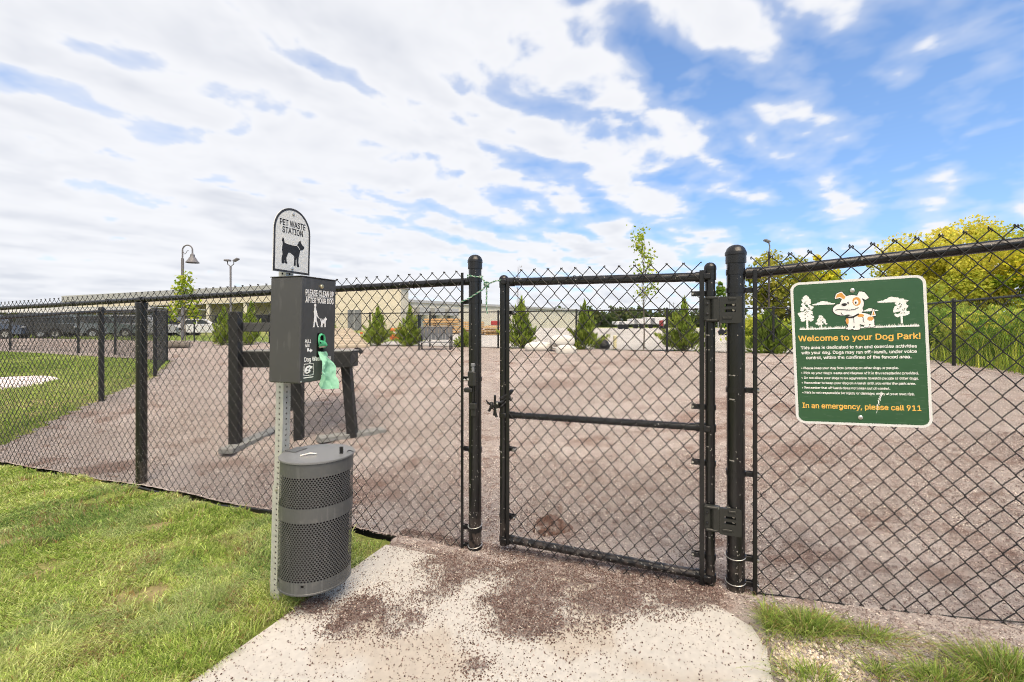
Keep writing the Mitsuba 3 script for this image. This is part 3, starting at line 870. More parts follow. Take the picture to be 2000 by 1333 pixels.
# ---- right panel with the hinge post
RF = thing('chain_link_fence', 'black chain-link fence to the right of the gate, carrying the dog park sign', 'fence')
PH = W(.126, Q0, 0); gh = ground_z(PH[0], PH[1])
zh = CZ + .334
hp = obj('hinge_post', tube([[PH[0], PH[1], gh - .3], [PH[0], PH[1], gh + .4], [PH[0], PH[1], zh]], .0375, 24), BLACK, RF, smooth=40)
obj('dome_cap', post_cap(.0375, (PH[0], PH[1], zh)), BLACK_PLAIN, hp, smooth=40)
rz = lambda t: CZ + .236 + (t - .209) * .081
tt = np.linspace(.165, 3.2, 20)
obj('top_rail', tube(W(tt, Q0, rz(tt)), .0215, 16), BLACK, RF, smooth=40)
obj('rail_end', cat(tube(W(np.array([.168, .225]), Q0, rz(.2)), .0255, 16), rbox(W(.166, Q0, rz(.2)), (.02, .03, .03), .004, R_)), BLACK_PLAIN, RF, smooth=40)
zbR = lambda t: np.interp(t, [.1, .5, 1.06, 2.0, 3.2], CZ + np.array([-1.205, -1.165, -1.10, -1.03, -.97]))
meshR = chain_link(W(.190, Q0), W(3.2, Q0), lambda s: rz(.19 + s) + .062, lambda s: zbR(s + .19), .0712, .0825, .0022, 6, 4, .0055, 0, EN[:2] * .0272, .010, 7)
obj('chain_link_mesh', meshR, WIRE, RF, smooth=True, kind='stuff')
obj('tension_bar', strip(W(.200, Q0, gh + .03) + EN * .028, W(.200, Q0, rz(.2) + .012) + EN * .028, .017, .006, EN), BLACK_PLAIN, RF)
for py in (531, 567, 763, 927, 1092, 1141):
    put_band(RF, PH, .0375, .058, zed(py, 2.005), EX)
for py in (1096, 1146):
    obj('tie_wire', dirt_wire(PH, .0385, zed(py, 2.0) + .008), STEEL, RF, smooth=True)
tw = np.linspace(.19, 3.2, 30)
obj('tension_wire', tube(W(tw, Q0, zbR(tw) + .028 + .006 * np.sin(tw * 6)) + EN * .02, .0024, 6), WIRE, RF, smooth=True)
c3 = W(2.9, Q0, 0)
obj('line_post', tube([[c3[0], c3[1], ground_z(c3[0], c3[1]) - .2], [c3[0], c3[1], rz(2.9) - .02]], .039, 16), BLACK, RF, smooth=40)

# ---- far fences round the park and the side run
def plain_fence(label, pts, height, post_s, w, h, rail=.021, pr=.035, wire=.0022, extra=()):
    """pts: plan corner points; posts at given distances along each leg."""
    k = thing('chain_link_fence', label, 'fence')
    allp = []
    for leg, (a, b) in enumerate(zip(pts[:-1], pts[1:])):
        a, b = np.asarray(a, float)[:2], np.asarray(b, float)[:2]
        L = np.linalg.norm(b - a)
        pos = lambda s: a[None] + (b - a)[None] * (np.asarray(s, float).reshape(-1, 1) / L)
        zg = lambda s: ground_z(*pos(np.ravel(s)).T).reshape(np.shape(s)) + .02
        s_ = np.linspace(0, L, max(3, int(L)))
        P = pos(s_)
        obj('top_rail', tube(np.column_stack([P, zg(s_) + height]), rail, 8), FAR_BLACK, k, smooth=40)
        n = max(1, int(round(L / post_s)))
        for s0 in np.linspace(0, L, n + 1)[(1 if leg else 0):]:
            p = pos(s0)[0]; z = ground_z(*p)
            obj('post', cat(tube([[p[0], p[1], z - .1], [p[0], p[1], z + height + .05]], pr, 10), lathe([(pr * 1.15, 0), (pr * 1.15, .03), (pr * .7, .055), (.001, .06)], (p[0], p[1], z + height + .03), 10)), FAR_BLACK, k, smooth=40)
        m = chain_link(a, b, lambda s: zg(s) + height + .04, lambda s: zg(s), w, h, wire, 3, 1, 0)
        obj('chain_link_mesh', m, FAR_BLACK, k, kind='stuff')
    return k


xy = lambda t, q: W(t, q)[:2]
plain_fence('distant black chain-link fence along the back of the gravel yard', [xy(-46, 16.2), xy(-20, 16.2), xy(5.09, 16.2)], 1.42, 3.05, .080, .084)
plain_fence('black chain-link fence on the right side of the gravel yard, beside the tall bushes', [xy(5.09, 16.2), xy(5.09, 1.0)], 1.42, 3.0, .080, .084)
plain_fence('black chain-link fence dividing the gravel yard from the grass run at left', [xy(-7.25, 2.35), at(198, 785, 7.25)[:2], at(303, 740, 9.93)[:2], at(325, 712, 12.9)[:2], at(225, 693, 15.4)[:2], at(153, 690, 16.2)[:2], at(20, 688, 18.2)[:2], at(-260, 688, 21)[:2]], 1.42, 5.0, .079, .084, pr=.038)

# ------------------------------------------------------------------ pet waste station
PS = thing('pet_waste_station', 'grey pet waste station with arched sign, bag box and round bin on a perforated post', 'pet waste station')
fn_ = np.array([.945, -.327, 0]); fn_ /= np.linalg.norm(fn_)      # its front looks over the path
fe = np.array([-fn_[1], fn_[0], 0])                               # along its front, away from the viewer
lean = math.tan(math.radians(1.3))
pz = np.array([lean, 0, 1.0]); pz /= np.linalg.norm(pz)
PB = np.array([-1.108, 2.165, ground_z(-1.108, 2.165)])
S_ = lambda n, e, h: PB + fn_ * n + fe * e + pz * h                # out of the front, along it, up the post
hz = lambda py, d: zed(py, d) - PB[2]                              # height above the foot


def perforated(half, h0, h1, pitch=.0254, hole=.0052, first=.02):
    """Square tube with a round hole every inch on each face."""
    parts = []
    ns = 10
    for k in range(4):
        nx, ny = [(1, 0), (0, 1), (-1, 0), (0, -1)][k]
        tx, ty = -ny, nx
        z = h0
        n = int((h1 - h0) / pitch)
        for i in range(n):
            zc = h0 + (i + .5) * pitch
            g = np.arange(ns * 2) * np.pi / ns
            c, s = np.cos(g), np.sin(g)
            mx = np.maximum(np.abs(c) / half, np.abs(s) / (pitch / 2))
            outer = np.stack([c / mx, s / mx], 1)
            # corners of the cell are reached by snapping the nearest spokes
            for q in (-1, 1):
                for r in (-1, 1):
                    j = np.argmin(np.hypot(outer[:, 0] - q * half, outer[:, 1] - r * pitch / 2)); outer[j] = (q * half, r * pitch / 2)
            inner = np.stack([c, s], 1) * hole
            back = inner * 1.0
            o3 = lambda a, dep: np.stack([nx * (half - dep) + tx * a[:, 0], ny * (half - dep) + ty * a[:, 0], zc + a[:, 1]], 1)
            v = np.vstack([o3(outer, 0), o3(inner, 0), o3(back, .004)])
            m = ns * 2
            j = np.arange(m); j2 = (j + 1) % m
            f = np.vstack([np.stack([j, j2, m + j2], 1), np.stack([j, m + j2, m + j], 1), np.stack([m + j, m + j2, 2 * m + j2], 1), np.stack([m + j, 2 * m + j2, 2 * m + j], 1)])
            parts.append((v, f))
    return cat(*parts)


po = obj('post', place(perforated(.0222, .50, 1.70), PB, fn_, fe, pz), GALV, PS)
obj('post_core', place(mb_box((0, 0, 1.1), (.036, .036, 1.19)), PB, fn_, fe, pz), DARK, po)
sl = obj('anchor_sleeve', place(perforated(.0262, -.10, .535), PB, fn_, fe, pz), GALV, PS)
obj('sleeve_core', place(mb_box((0, 0, .215), (.045, .045, .62)), PB, fn_, fe, pz), DARK, sl)
obj('bolt', cat(*[lathe([(.0001, 0), (.008, 0), (.008, .005), (.0001, .007)], S_(.0, -.027, hh), 10, np.stack([fe * 0 + fn_, pz, -fe], 1)) for hh in (.515,)]), STEEL, PS)

# bag box
bw, bd, bh = .222, .175, .472
b0, b1 = hz(748, 2.03), hz(541.5, 2.03)
bn = .0245 + bd / 2
bx = obj('bag_box', place(rbox((bn, 0, (b0 + b1) / 2), (bd, bw, b1 - b0), .0045), PB, fn_, fe, pz), BOXGREY, PS, label='charcoal metal bag box printed with cleaning-up notice')
face = .0245 + bd
FO = lambda e, u: S_(face, -bw / 2 + e * bw, b1 - u * (b1 - b0))
wv_, hv_ = bw, b1 - b0
obj('lid', place(rbox((bn, 0, b1 + .002), (bd + .004, bw + .004, .004), .0015), PB, fn_, fe, pz), BOXGREY, bx)
obj('lid_seam', place(rbox((face + .0006, -bw / 2 + .008, (b0 + b1) / 2), (.002, .010, b1 - b0 - .004), .0009), PB, fn_, fe, pz), BOXGREY, bx)


def ftext(s, e, u, w, h, parent=bx, m=WHITE_PRINT, bold=True):
    return obj('lettering', text(s, w * wv_, h * hv_, FO(e, u) + fn_ * .0002, fe, pz, fn_, bold=bold), m, parent)


def fprint(name, shape, m=WHITE_PRINT, parent=bx, dep=.0006):
    """shape in box-front units: x right 0..1, y down 0..1."""
    return obj(name, place(extrude(affinity.scale(shape, 1, -1, origin=(0, 0)), dep), FO(0, 0) + fn_ * .0002, fe * wv_, pz * hv_, fn_), m, parent)


ftext('PLEASE CLEAN UP', .12, .172, .80, .056)
ftext('AFTER YOUR DOG', .12, .240, .80, .049)
fprint('rule', sbox(.12, .1795, .92, .1835))
man = Polygon([(.365, .283), (.385, .272), (.405, .283), (.41, .30), (.43, .315), (.45, .35), (.485, .378), (.475, .386), (.43, .362), (.432, .40), (.455, .43), (.475, .462), (.50, .466), (.50, .474), (.46, .474), (.425, .435), (.40, .415), (.385, .445), (.375, .474), (.335, .474), (.345, .462), (.358, .42), (.36, .37), (.35, .32)]).union(affinity.scale(Point(.385, .262).buffer(.03), 1, .48))
dogp = Polygon([(.535, .392), (.56, .408), (.64, .402), (.665, .385), (.69, .372), (.70, .382), (.735, .39), (.73, .402), (.70, .408), (.695, .432), (.70, .474), (.665, .474), (.665, .44), (.61, .436), (.605, .474), (.555, .474), (.565, .44), (.555, .418), (.525, .398)])
leash = Polygon([(.475, .378), (.56, .392), (.66, .393), (.66, .397), (.56, .397), (.47, .384)])
fprint('walker_figure', man.union(dogp).union(leash))
ftext('PULL', .13, .625, .165, .033)
ftext('BAG', .14, .662, .11, .026)
fprint('arrow', Polygon([(.19, .672), (.24, .672), (.24, .690), (.28, .690), (.28, .678), (.345, .697), (.28, .716), (.28, .704), (.19, .704)]))
ftext('Dog Waste Bags', .12, .80, .76, .040)
fr_ = sbox(.115, .82, .375, .935).difference(sbox(.125, .825, .365, .930))
hand = Polygon([(.14, .87), (.19, .845), (.26, .838), (.34, .85), (.345, .868), (.27, .872), (.30, .89), (.26, .91), (.18, .915), (.14, .90)]).difference(Polygon([(.19, .868), (.25, .856), (.28, .864), (.22, .882)])).difference(Polygon([(.18, .893), (.24, .886), (.25, .898), (.19, .905)]))
fprint('instruction_panel', fr_.union(hand))
fr2 = sbox(.62, .82, .88, .935).difference(sbox(.63, .825, .87, .930))
bagp = Polygon([(.70, .85), (.76, .86), (.80, .88), (.82, .915), (.70, .918)]).difference(Polygon([(.73, .875), (.77, .88), (.78, .90), (.74, .90)]))
fprint('instruction_panel', fr2.union(bagp))
fprint('rule', sbox(.115, .948, .375, .957))
fprint('rule', sbox(.60, .948, .88, .957))
obj('lock', lathe([(.0001, .007), (.006, .007), (.0075, .005), (.0105, .004), (.0105, 0)][::-1], FO(.55, .075), 16, np.stack([fe, pz, fn_], 1)), mat('brass', principled((.60, .52, .33), .3, metal=.8)), bx, smooth=30)
for e_, u_ in ((.045, .985), (.955, .965)):
    obj('rivet', lathe([(.005, 0), (.005, .002), (.0001, .004)], FO(e_, u_), 10, np.stack([fe, pz, fn_], 1)), STEEL, bx)
slot = sbox(.445, .53, .645, .77).buffer(.0, join_style=1)
slot = affinity.scale(Polygon([(.455, .545), (.48, .53), (.62, .53), (.645, .545), (.645, .755), (.62, .77), (.48, .77), (.455, .755)]), 1, 1)
fprint('bag_slot', slot, DARK, bx, .0009)

# the green bags in the slot and hanging from it
GREENBAG = mat('green_film', {'type': 'principledthin', 'base_color': {'type': 'rgb', 'value': [.15, .62, .34]}, 'roughness': 0.35, 'diff_trans': 0.7, 'spec_trans': 0.0})
PALEBAG = mat('pale_green_film', {'type': 'principledthin', 'base_color': {'type': 'rgb', 'value': [.42, .80, .57]}, 'roughness': 0.32, 'diff_trans': 0.7, 'spec_trans': 0.0})


def film(cols, rows, fx, fu, fd):
    a, b = np.meshgrid(np.linspace(0, 1, cols), np.linspace(0, 1, rows), indexing='ij')
    e, u, d = fx(a, b), fu(a, b), fd(a, b)
    v = (S_(face, -bw / 2, b1)[None, None] + fe * (e * wv_)[..., None] - pz * (u * hv_)[..., None] + fn_ * d[..., None]).reshape(-1, 3)
    i, j = np.meshgrid(np.arange(cols - 1), np.arange(rows - 1), indexing='ij')
    q = np.stack([i * rows + j, (i + 1) * rows + j, (i + 1) * rows + j + 1, i * rows + j + 1], -1).reshape(-1, 4)
    return v, np.vstack([q[:, [0, 1, 2]], q[:, [0, 2, 3]]])


N3 = lambda a, b, s, f: meshkit.fbm(np.stack([a * f, b * f, 0 * a + s], -1), 3, 90 + int(s)) - .5
ridge = lambda a, b, s, f: np.abs(N3(a, b, s, f))
hang = film(26, 44, lambda a, b: .45 - .075 * sm(.1, .6, b) + a * (.215 + .20 * sm(0, .5, b)) + .03 * N3(a, b, 1, 3),
            lambda a, b: .715 + .352 * b + .02 * a * b + .02 * N3(a, b, 2, 3), lambda a, b: .006 + .020 * sm(0, .3, b) + .075 * ridge(a, b, 3, 3.0) + .02 * np.sin(a * 5 + b * 3) * sm(0, .4, b))
tuck = film(18, 16, lambda a, b: .455 + .185 * a, lambda a, b: .60 + .075 * b + .02 * (a - .5), lambda a, b: .004 + .016 * np.sin(np.pi * b) + .022 * ridge(a, b, 5, 4))
ring_ = film(40, 4, lambda a, b: .55 + (.092 - .016 * b) * np.cos(a * 2 * np.pi), lambda a, b: .60 + (.066 - .018 * b) * np.sin(a * 2 * np.pi), lambda a, b: .004 + .010 * np.sin(np.pi * b) + .012 * ridge(a, b, 7, 6))
gb = thing('plastic_bag', 'pale green plastic bag hanging out of the slot of the charcoal bag box', 'plastic bag')
obj('hanging_bag', hang, PALEBAG, gb, smooth=40)
obj('bag_roll', cat(tuck, ring_), GREENBAG, gb, smooth=40)
obj('torn_edge', tube([FO(.455, .672) + fn_ * .016, FO(.55, .668) + fn_ * .020, FO(.64, .660) + fn_ * .016], .0035, 6), mat('brown_card', principled((.30, .22, .18), .8)), gb)

# arched sign on top
sw, sb, stp = .222, hz(533, 2.13), hz(405, 2.13)


def arch(w, h, r=None):
    r = w / 2
    a = np.linspace(0, np.pi, 25)
    return Polygon([(-w / 2, 0), (w / 2, 0), *[(r * math.cos(x), h - r + r * math.sin(x)) for x in a]])


sh_ = stp - sb
SO = S_(.032, 0, sb)
A = arch(sw, sh_)
sg = obj('arch_sign', place(extrude(A, .003), SO, fe, pz, fn_), SIGN_WHITE, PS, label='white arched sign with black dog and the words pet waste station')
obj('border', place(extrude(A.buffer(-.0015).difference(A.buffer(-.011)), .0008), SO + fn_ * .0032, fe, pz, fn_), mat('charcoal_print', principled((.035, .035, .037), .5)), sg)
sp = lambda e, u: SO + fn_ * .0032 + fe * ((e - .5) * sw) + pz * ((1 - u) * sh_)
obj('lettering', text('PET WASTE', sw * .69, .027, sp(.5, .29), fe, pz, fn_, align='centre'), BLACK_PRINT, sg)
obj('lettering', text('STATION', sw * .56, .027, sp(.5, .40), fe, pz, fn_, align='centre'), BLACK_PRINT, sg)
dg = [(176, 262), (182, 268), (186, 292), (200, 299), (240, 302), (268, 300), (276, 284), (284, 268), (292, 257), (298, 276), (308, 288), (319, 295), (318, 308), (304, 318), (292, 322), (288, 345), (282, 372), (281, 405), (285, 424), (287, 435), (276, 436), (271, 426), (270, 392), (266, 372), (263, 398), (264, 418), (262, 432), (252, 430), (254, 408), (254, 372), (246, 362), (226, 350), (212, 352), (206, 372), (200, 392), (203, 412), (208, 422), (200, 427), (192, 420), (189, 398), (186, 408), (188, 424), (180, 428), (173, 424), (172, 396), (178, 368), (174, 342), (175, 315), (178, 300), (172, 280)]
dgp = Polygon([((x - 118) / 245, (y - 55) / 430) for x, y in dg]).buffer(.004).difference(Polygon([((x - 118) / 245, (y - 55) / 430) for x, y in ((270, 297), (274, 293), (293, 315), (290, 320))]))
obj('dog_silhouette', place(extrude(affinity.scale(dgp, 1, -1, origin=(0, 0)), .0006), sp(0, 0), fe * sw, pz * sh_, fn_), BLACK_PRINT, sg)
for u_ in (.09, .93):
    obj('bolt', lathe([(.0075, 0), (.0075, .0025), (.004, .0045), (.0001, .005)], sp(.5, u_), 12, np.stack([fe, pz, fn_], 1)), STEEL, sg, smooth=30)
obj('sign_bracket', place(rbox((.016, .03, b1 + .008), (.03, .07, .008), .001), PB, fn_, fe, pz), BLACK_PLAIN, PS)

# bin
BC = PB + fn_ * (.0265 + .012 + .157) + np.array([0.012, 0, 0])
bt, bb = hz(886, 2.10), hz(1160, 2.0) + .018
br_ = .156


def bin_shell(r, z0, z1, holes):
    n = 84
    if not holes:
        g = np.arange(n) * 2 * np.pi / n
        v = np.vstack([np.stack([r * np.cos(g), r * np.sin(g), g * 0 + z], 1) for z in (z0, z1)])
        j = np.arange(n)
        return v, np.vstack([np.stack([j, (j + 1) % n, n + (j + 1) % n], 1), np.stack([j, n + (j + 1) % n, n + j], 1)])
    pitch = .0132
    n = int(round(2 * np.pi * r / pitch)); rows = int(round((z1 - z0) / (pitch * .68)))
    dz = (z1 - z0) / rows; da = 2 * np.pi / n
    V, Fc, at_ = [], [], 0
    g = np.arange(8) * np.pi / 4 + np.pi / 8
    # cells staggered row by row: a rectangle whose middle is an octagonal hole that runs slightly over the row's height is avoided by an ellipse
    hx, hy = .0046, min(.0044, dz * .47)
    corners = np.array([(1, .42), (.42, 1), (-.42, 1), (-1, .42), (-1, -.42), (-.42, -1), (.42, -1), (1, -.42)])
    for k in range(rows):
        zc = z0 + (k + .5) * dz
        for i in range(n):
            a0 = (i + .5 * (k % 2)) * da
            x = np.concatenate([corners[:, 0] * da / 2 * r, hx * np.cos(g), [da / 2 * r, -da / 2 * r, -da / 2 * r, da / 2 * r]])
            y = np.concatenate([corners[:, 1] * dz / 2, hy * np.sin(g), [dz / 2, dz / 2, -dz / 2, -dz / 2]])
            V.append(np.stack([r * np.cos(a0 + x / r), r * np.sin(a0 + x / r), zc + y], 1))
            j = np.arange(8); j2 = (j + 1) % 8
            f = np.vstack([np.stack([j, j2, 8 + j2], 1), np.stack([j, 8 + j2, 8 + j], 1), [[0, 16, 1], [2, 17, 3], [4, 18, 5], [6, 19, 7]]])
            Fc.append(f + at_); at_ += 20
    return np.vstack(V), np.vstack(Fc)


def flat_floor(r, z):
    return lathe([(r, z), (r * .5, z), (.0005, z)], (0, 0, 0), 48)


H_ = bt - bb
bn_ = obj('bin', place(cat(bin_shell(br_, bb, bb + .10 * H_, False), bin_shell(br_ + .0015, bb + .545 * H_, bb + .655 * H_, False), bin_shell(br_, bt - .115 * H_, bt, False), bin_shell(br_, bb + .10 * H_, bb + .545 * H_, True), bin_shell(br_, bb + .655 * H_, bt - .115 * H_, True),
                           flat_floor(br_, bb + .012), lathe([(br_ - .002, bb), (br_ + .002, bb + .002), (br_ + .002, bb + .008), (br_, bb + .010)], (0, 0, 0), 60)), BC, fn_, fe, pz), GREY, PS, smooth=40, label='grey round perforated bin with a solid band and lid')
obj('liner', place(bin_shell(br_ - .014, bb + .02, bt - .01, False), BC, fn_, fe, pz), mat('bin_liner', principled((.012, .012, .013), .8)), bn_, smooth=40)
ld = obj('lid', place(lathe([(br_ + .003, bt - .006), (br_ + .0065, bt - .005), (br_ + .0065, bt + .0015), (br_ + .003, bt + .004), (br_ * .5, bt + .0045), (.0005, bt + .005)], (0, 0, 0), 64), BC, fn_, fe, pz), mat('lid_paint', principled((.15, .155, .158), .38, spec=.5)), bn_, smooth=35)
lid = lambda n, e, h=0.0: BC + fn_ * n + fe * e + pz * (bt + .005 + h)
Rp = np.stack([fn_, fe, pz], 1)
obj('handle_plate', cat(tube([lid(-.03, -.075, .002), lid(.0, -.045, .008), lid(.02, -.03, .003)], .004, 8)), STEEL, ld, smooth=40)
obj('latch_tab', rbox(lid(.115, .02, .014), (.016, .005, .034), .001, np.stack([np.array([1.0, 0, 0]), np.array([0, 1.0, 0]), EZ], 1)), BLACK_PLAIN, ld)
obj('hinge_leaf', rbox(lid(-.125, .0, .0015), (.06, .075, .003), .001, Rp), mat('hinge_paint', principled((.085, .088, .09), .45)), ld)
obj('wire_clip', tube(dense([lid(.120, .055, .002), lid(.128, .05, .004), lid(.14, .04, .012), lid(.150, .06, .002)], 14), .0022, 6), BLACK_PLAIN, ld)
for ang in (-1.16, -2.05):
    p = BC + fn_ * (math.cos(ang) * (br_ + .0006)) + fe * (math.sin(ang) * (br_ + .0006)) + pz * (bb + .045)
    on = fn_ * math.cos(ang) + fe * math.sin(ang)
    si = np.cross(pz, on)
    obj('drain_slot', cat(rbox(p, (.020, .002, .016), .0005, np.stack([si, on, pz], 1))), GREY, bn_)
    obj('slot_opening', cat(rbox(p + on * .0009 - pz * .001, (.013, .001, .009), .0002, np.stack([si, on, pz], 1))), DARK, bn_)
arm = obj('bin_bracket', cat(place(rbox((.035, 0, bt - .05), (.03, .03, .02), .002), PB, fn_, fe, pz), place(rbox((.035, 0, bb + .1), (.03, .03, .02), .002), PB, fn_, fe, pz)), GREY, PS)

# ------------------------------------------------------------------ dog park sign on the right panel
DS = thing('dog_park_sign', 'green dog park rules sign with white border hung on the right fence', 'sign')
qs = .0355
pTL, pBL = W(.3464, Q0, CZ + .183) + EN * qs, W(.352, Q0, CZ - .405) + EN * qs
sx_ = CT * EX[0] + 0
sx_ = W(.7943, Q0, CZ + .200) + EN * qs - pTL
SWd = np.linalg.norm(sx_); sx_ = sx_ / SWd
sy_ = pTL - pBL; SHt = np.linalg.norm(sy_); sy_ = sy_ / SHt
sy_ = sy_ - sx_ * (sx_ @ sy_); sy_ /= np.linalg.norm(sy_)
sn_ = np.cross(sx_, sy_)
U = lambda u, v: pBL + sx_ * (u * SWd) + sy_ * ((1 - v) * SHt)
full = sbox(.034, .034, SWd - .034, SHt - .034).buffer(.034, 12)
inn = sbox(.034, .034, SWd - .034, SHt - .034).buffer(.024, 12)
obj('plate', place(extrude(full, .003), pBL, sx_, sy_, sn_), SIGN_WHITE, DS)
obj('green_field', place(extrude(inn, .0005), pBL + sn_ * .0031, sx_, sy_, sn_), SIGN_GREEN, DS)


def sprint(name, shape, m, d=.0005, lift=.0037, parent=DS):
    """shape in sign units: x 0..1 to the right, y 0..1 down."""
    return obj(name, place(extrude(affinity.scale(shape, 1, -1, origin=(0, 0)), d), U(0, 0) + sn_ * lift, sx_ * SWd, sy_ * SHt, sn_), m, parent)


def stext(s, u, v, w, h, m=WHITE_PRINT):
    return obj('lettering', text(s, w * SWd, h * SHt, U(u, v) + sn_ * .0037, sx_, sy_, sn_, .0005), m, DS)


stext('Welcome to your Dog Park!', .045, .418, .900, .0385, YELLOW_PRINT)
for s_, u_, v_, w_ in (('This area is dedicated to fun and exercise activities', .062, .4745, .855), ('with your dog. Dogs may run off-leash, under voice', .065, .510, .850), ('control, within the confines of the fenced area.', .100, .545, .775)):
    stext(s_, u_, v_, w_, .0205)
for i_, (s_, w_) in enumerate((('\u2022 Please keep your dog from jumping on other dogs or people.', .725), ("\u2022 Pick up your dog's waste and dispose of it in the receptacles provided.", .862), ('\u2022 Do not allow your dogs to be aggressive towards people or other dogs.', .862),
                              ('\u2022 Remember to keep your dog on a leash until you enter the park area.', .840), ('\u2022 Remember that off leash does not mean out of control.', .660), ('\u2022 Park is not responsible for injury or damage; enjoy at your own risk.', .828))):
    stext(s_, .058, .616 + i_ * .0345, w_, .0158)
stext('In an emergency, please call 911', .055, .889, .872, .0345, YELLOW_PRINT)


def leafy(cx, base, top, w, seed):
    r = np.random.default_rng(seed)
    h = base - top
    g = [sbox(cx - w * .05, base - h * .35, cx + w * .05, base + .012)]
    for k in range(46):
        f = r.uniform(.22, 1.0)
        half = w * .5 * (1.04 - f) ** .75 * 1.0 + .004
        x, y = cx + r.uniform(-1, 1) * half, base - f * h
        g.append(affinity.rotate(affinity.scale(Point(x, y).buffer(.5, 4), w * .24, w * .13), r.uniform(-50, 50)))
    t = shapely.union_all(g)
    for k in range(16):
        f = r.uniform(.3, .85)
        x, y = cx + r.uniform(-1, 1) * w * .36 * (1.1 - f), base - f * h
        t = t.difference(affinity.rotate(affinity.scale(Point(x, y).buffer(.5, 3), w * .08, w * .035), r.uniform(-40, 40)))
    return t


def cloud(x0, x1, y, h):
    w = x1 - x0
    g = [affinity.scale(Point(x0 + w * .5, y).buffer(.5, 8), w, h * .5)]
    for fx, r_ in ((.30, .6), (.46, 1.0), (.60, .85), (.74, .5)):
        g.append(affinity.scale(Point(x0 + w * fx, y - h * .22 * r_).buffer(.5, 8), w * .30 * r_, h * .9 * r_))
    return shapely.union_all(g).intersection(sbox(x0, y - h, x1, y + h * .12))


for cx, ba, tp_, w_, sd in ((.122, .318, .105, .150, 1), (.232, .320, .245, .085, 2), (.822, .302, .158, .148, 3)):
    sprint('tree_print', leafy(cx, ba, tp_, w_, sd), WHITE_PRINT)
for x0, x1, y_, h_ in ((.165, .345, .163, .034), (.655, .875, .166, .046), (.545, .66, .222, .026)):
    sprint('cloud_print', cloud(x0, x1, y_, h_), WHITE_PRINT)
rg = np.random.default_rng(9)
gr_ = [sbox(.06, .330, .94, .338)]
for x_ in np.linspace(.065, .935, 120):
    h_ = rg.uniform(.006, .022)
    gr_.append(Polygon([(x_ - .0035, .333), (x_ + .0035, .333), (x_ + rg.uniform(-.004, .006), .333 - h_)]))
sprint('grass_print', shapely.union_all(gr_), WHITE_PRINT)
# a plain friendly cartoon dog
body_ = shapely.union_all([affinity.rotate(affinity.scale(Point(.545, .275).buffer(.5, 10), .165, .080), 8), affinity.scale(Point(.475, .285).buffer(.5, 10), .115, .078),
                           sbox(.435, .29, .470, .338), sbox(.485, .29, .520, .340), sbox(.560, .28, .588, .325), sbox(.598, .28, .626, .325),
                           affinity.scale(Point(.443, .337).buffer(.5, 8), .052, .017), affinity.scale(Point(.495, .340).buffer(.5, 8), .056, .017), affinity.scale(Point(.570, .325).buffer(.5, 8), .045, .014), affinity.scale(Point(.610, .325).buffer(.5, 8), .045, .014)])
head_ = shapely.union_all([affinity.scale(Point(.470, .170).buffer(.5, 12), .175, .120), affinity.scale(Point(.400, .205).buffer(.5, 12), .150, .082), affinity.scale(Point(.475, .215).buffer(.5, 12), .150, .062)])
earL = Polygon([(.425, .120), (.395, .088), (.360, .100), (.350, .124), (.385, .118), (.412, .138)]).buffer(.006)
earR = Polygon([(.515, .122), (.530, .094), (.562, .100), (.588, .132), (.570, .140), (.548, .128), (.532, .142)]).buffer(.006)
dog_all = shapely.union_all([body_, head_, earL, earR, Polygon([(.612, .255), (.624, .215), (.636, .255)]).buffer(.004)])
dk = sprint('cartoon_dog', dog_all.buffer(.0045), BLACK_PRINT, .0005, .0040)
sprint('white_coat', dog_all, WHITE_PRINT, .0005, .0046, dk)
for s_ in (affinity.scale(Point(.505, .155).buffer(.5, 10), .062, .060), earL.buffer(-.006), Polygon([(.616, .252), (.624, .222), (.632, .252)]), affinity.scale(Point(.600, .275).buffer(.5, 8), .045, .028), affinity.scale(Point(.530, .252).buffer(.5, 8), .050, .022), affinity.scale(Point(.430, .285).buffer(.5, 8), .022, .045)):
    sprint('tan_patch', s_, TAN_PRINT, .0004, .0052, dk)
sprint('eye', shapely.union_all([affinity.scale(Point(.500, .160).buffer(.5, 10), .034, .036), affinity.scale(Point(.444, .158).buffer(.5, 10), .030, .034)]), WHITE_PRINT, .0004, .0057, dk)
mouth = shapely.LineString([(.345, .208), (.370, .203), (.41, .207), (.45, .212), (.49, .207), (.515, .197)]).buffer(.0022)
sprint('ink_line', shapely.union_all([mouth, affinity.scale(Point(.498, .163).buffer(.5, 8), .014, .016), affinity.scale(Point(.441, .162).buffer(.5, 8), .013, .015), affinity.scale(Point(.412, .172).buffer(.5, 10), .040, .020), shapely.LineString([(.385, .228), (.392, .240), (.400, .243)]).buffer(.002),
                                shapely.LineString([(.478, .258), (.478, .300)]).buffer(.0015), shapely.LineString([(.545, .262), (.552, .300)]).buffer(.0015), Polygon([(.418, .255), (.47, .255), (.515, .236), (.520, .244), (.474, .266), (.420, .266)])]), BLACK_PRINT, .0004, .0062, dk)
for u_, v_ in ((.478, .078), (.495, .945)):
    obj('bolt', lathe([(.0085, 0), (.0085, .002), (.005, .0045), (.0001, .005)], U(u_, v_) + sn_ * .0037, 14, np.stack([sx_, sy_, sn_], 1)), STEEL, DS, smooth=30)
rs = np.random.default_rng(3)
scr = [affinity.rotate(affinity.scale(Point(.625 + .03 * t_ + rs.uniform(-.006, .006), .865 - .07 * t_ * 1.3).buffer(.5, 3), rs.uniform(.003, .009), rs.uniform(.008, .022)), rs.uniform(-40, 0)) for t_ in np.linspace(0, 1, 14)] + [shapely.LineString([(.61, .915), (.625, .875)]).buffer(.0012)]
sprint('scratch', shapely.union_all(scr), WHITE_PRINT, .0003, .0046)

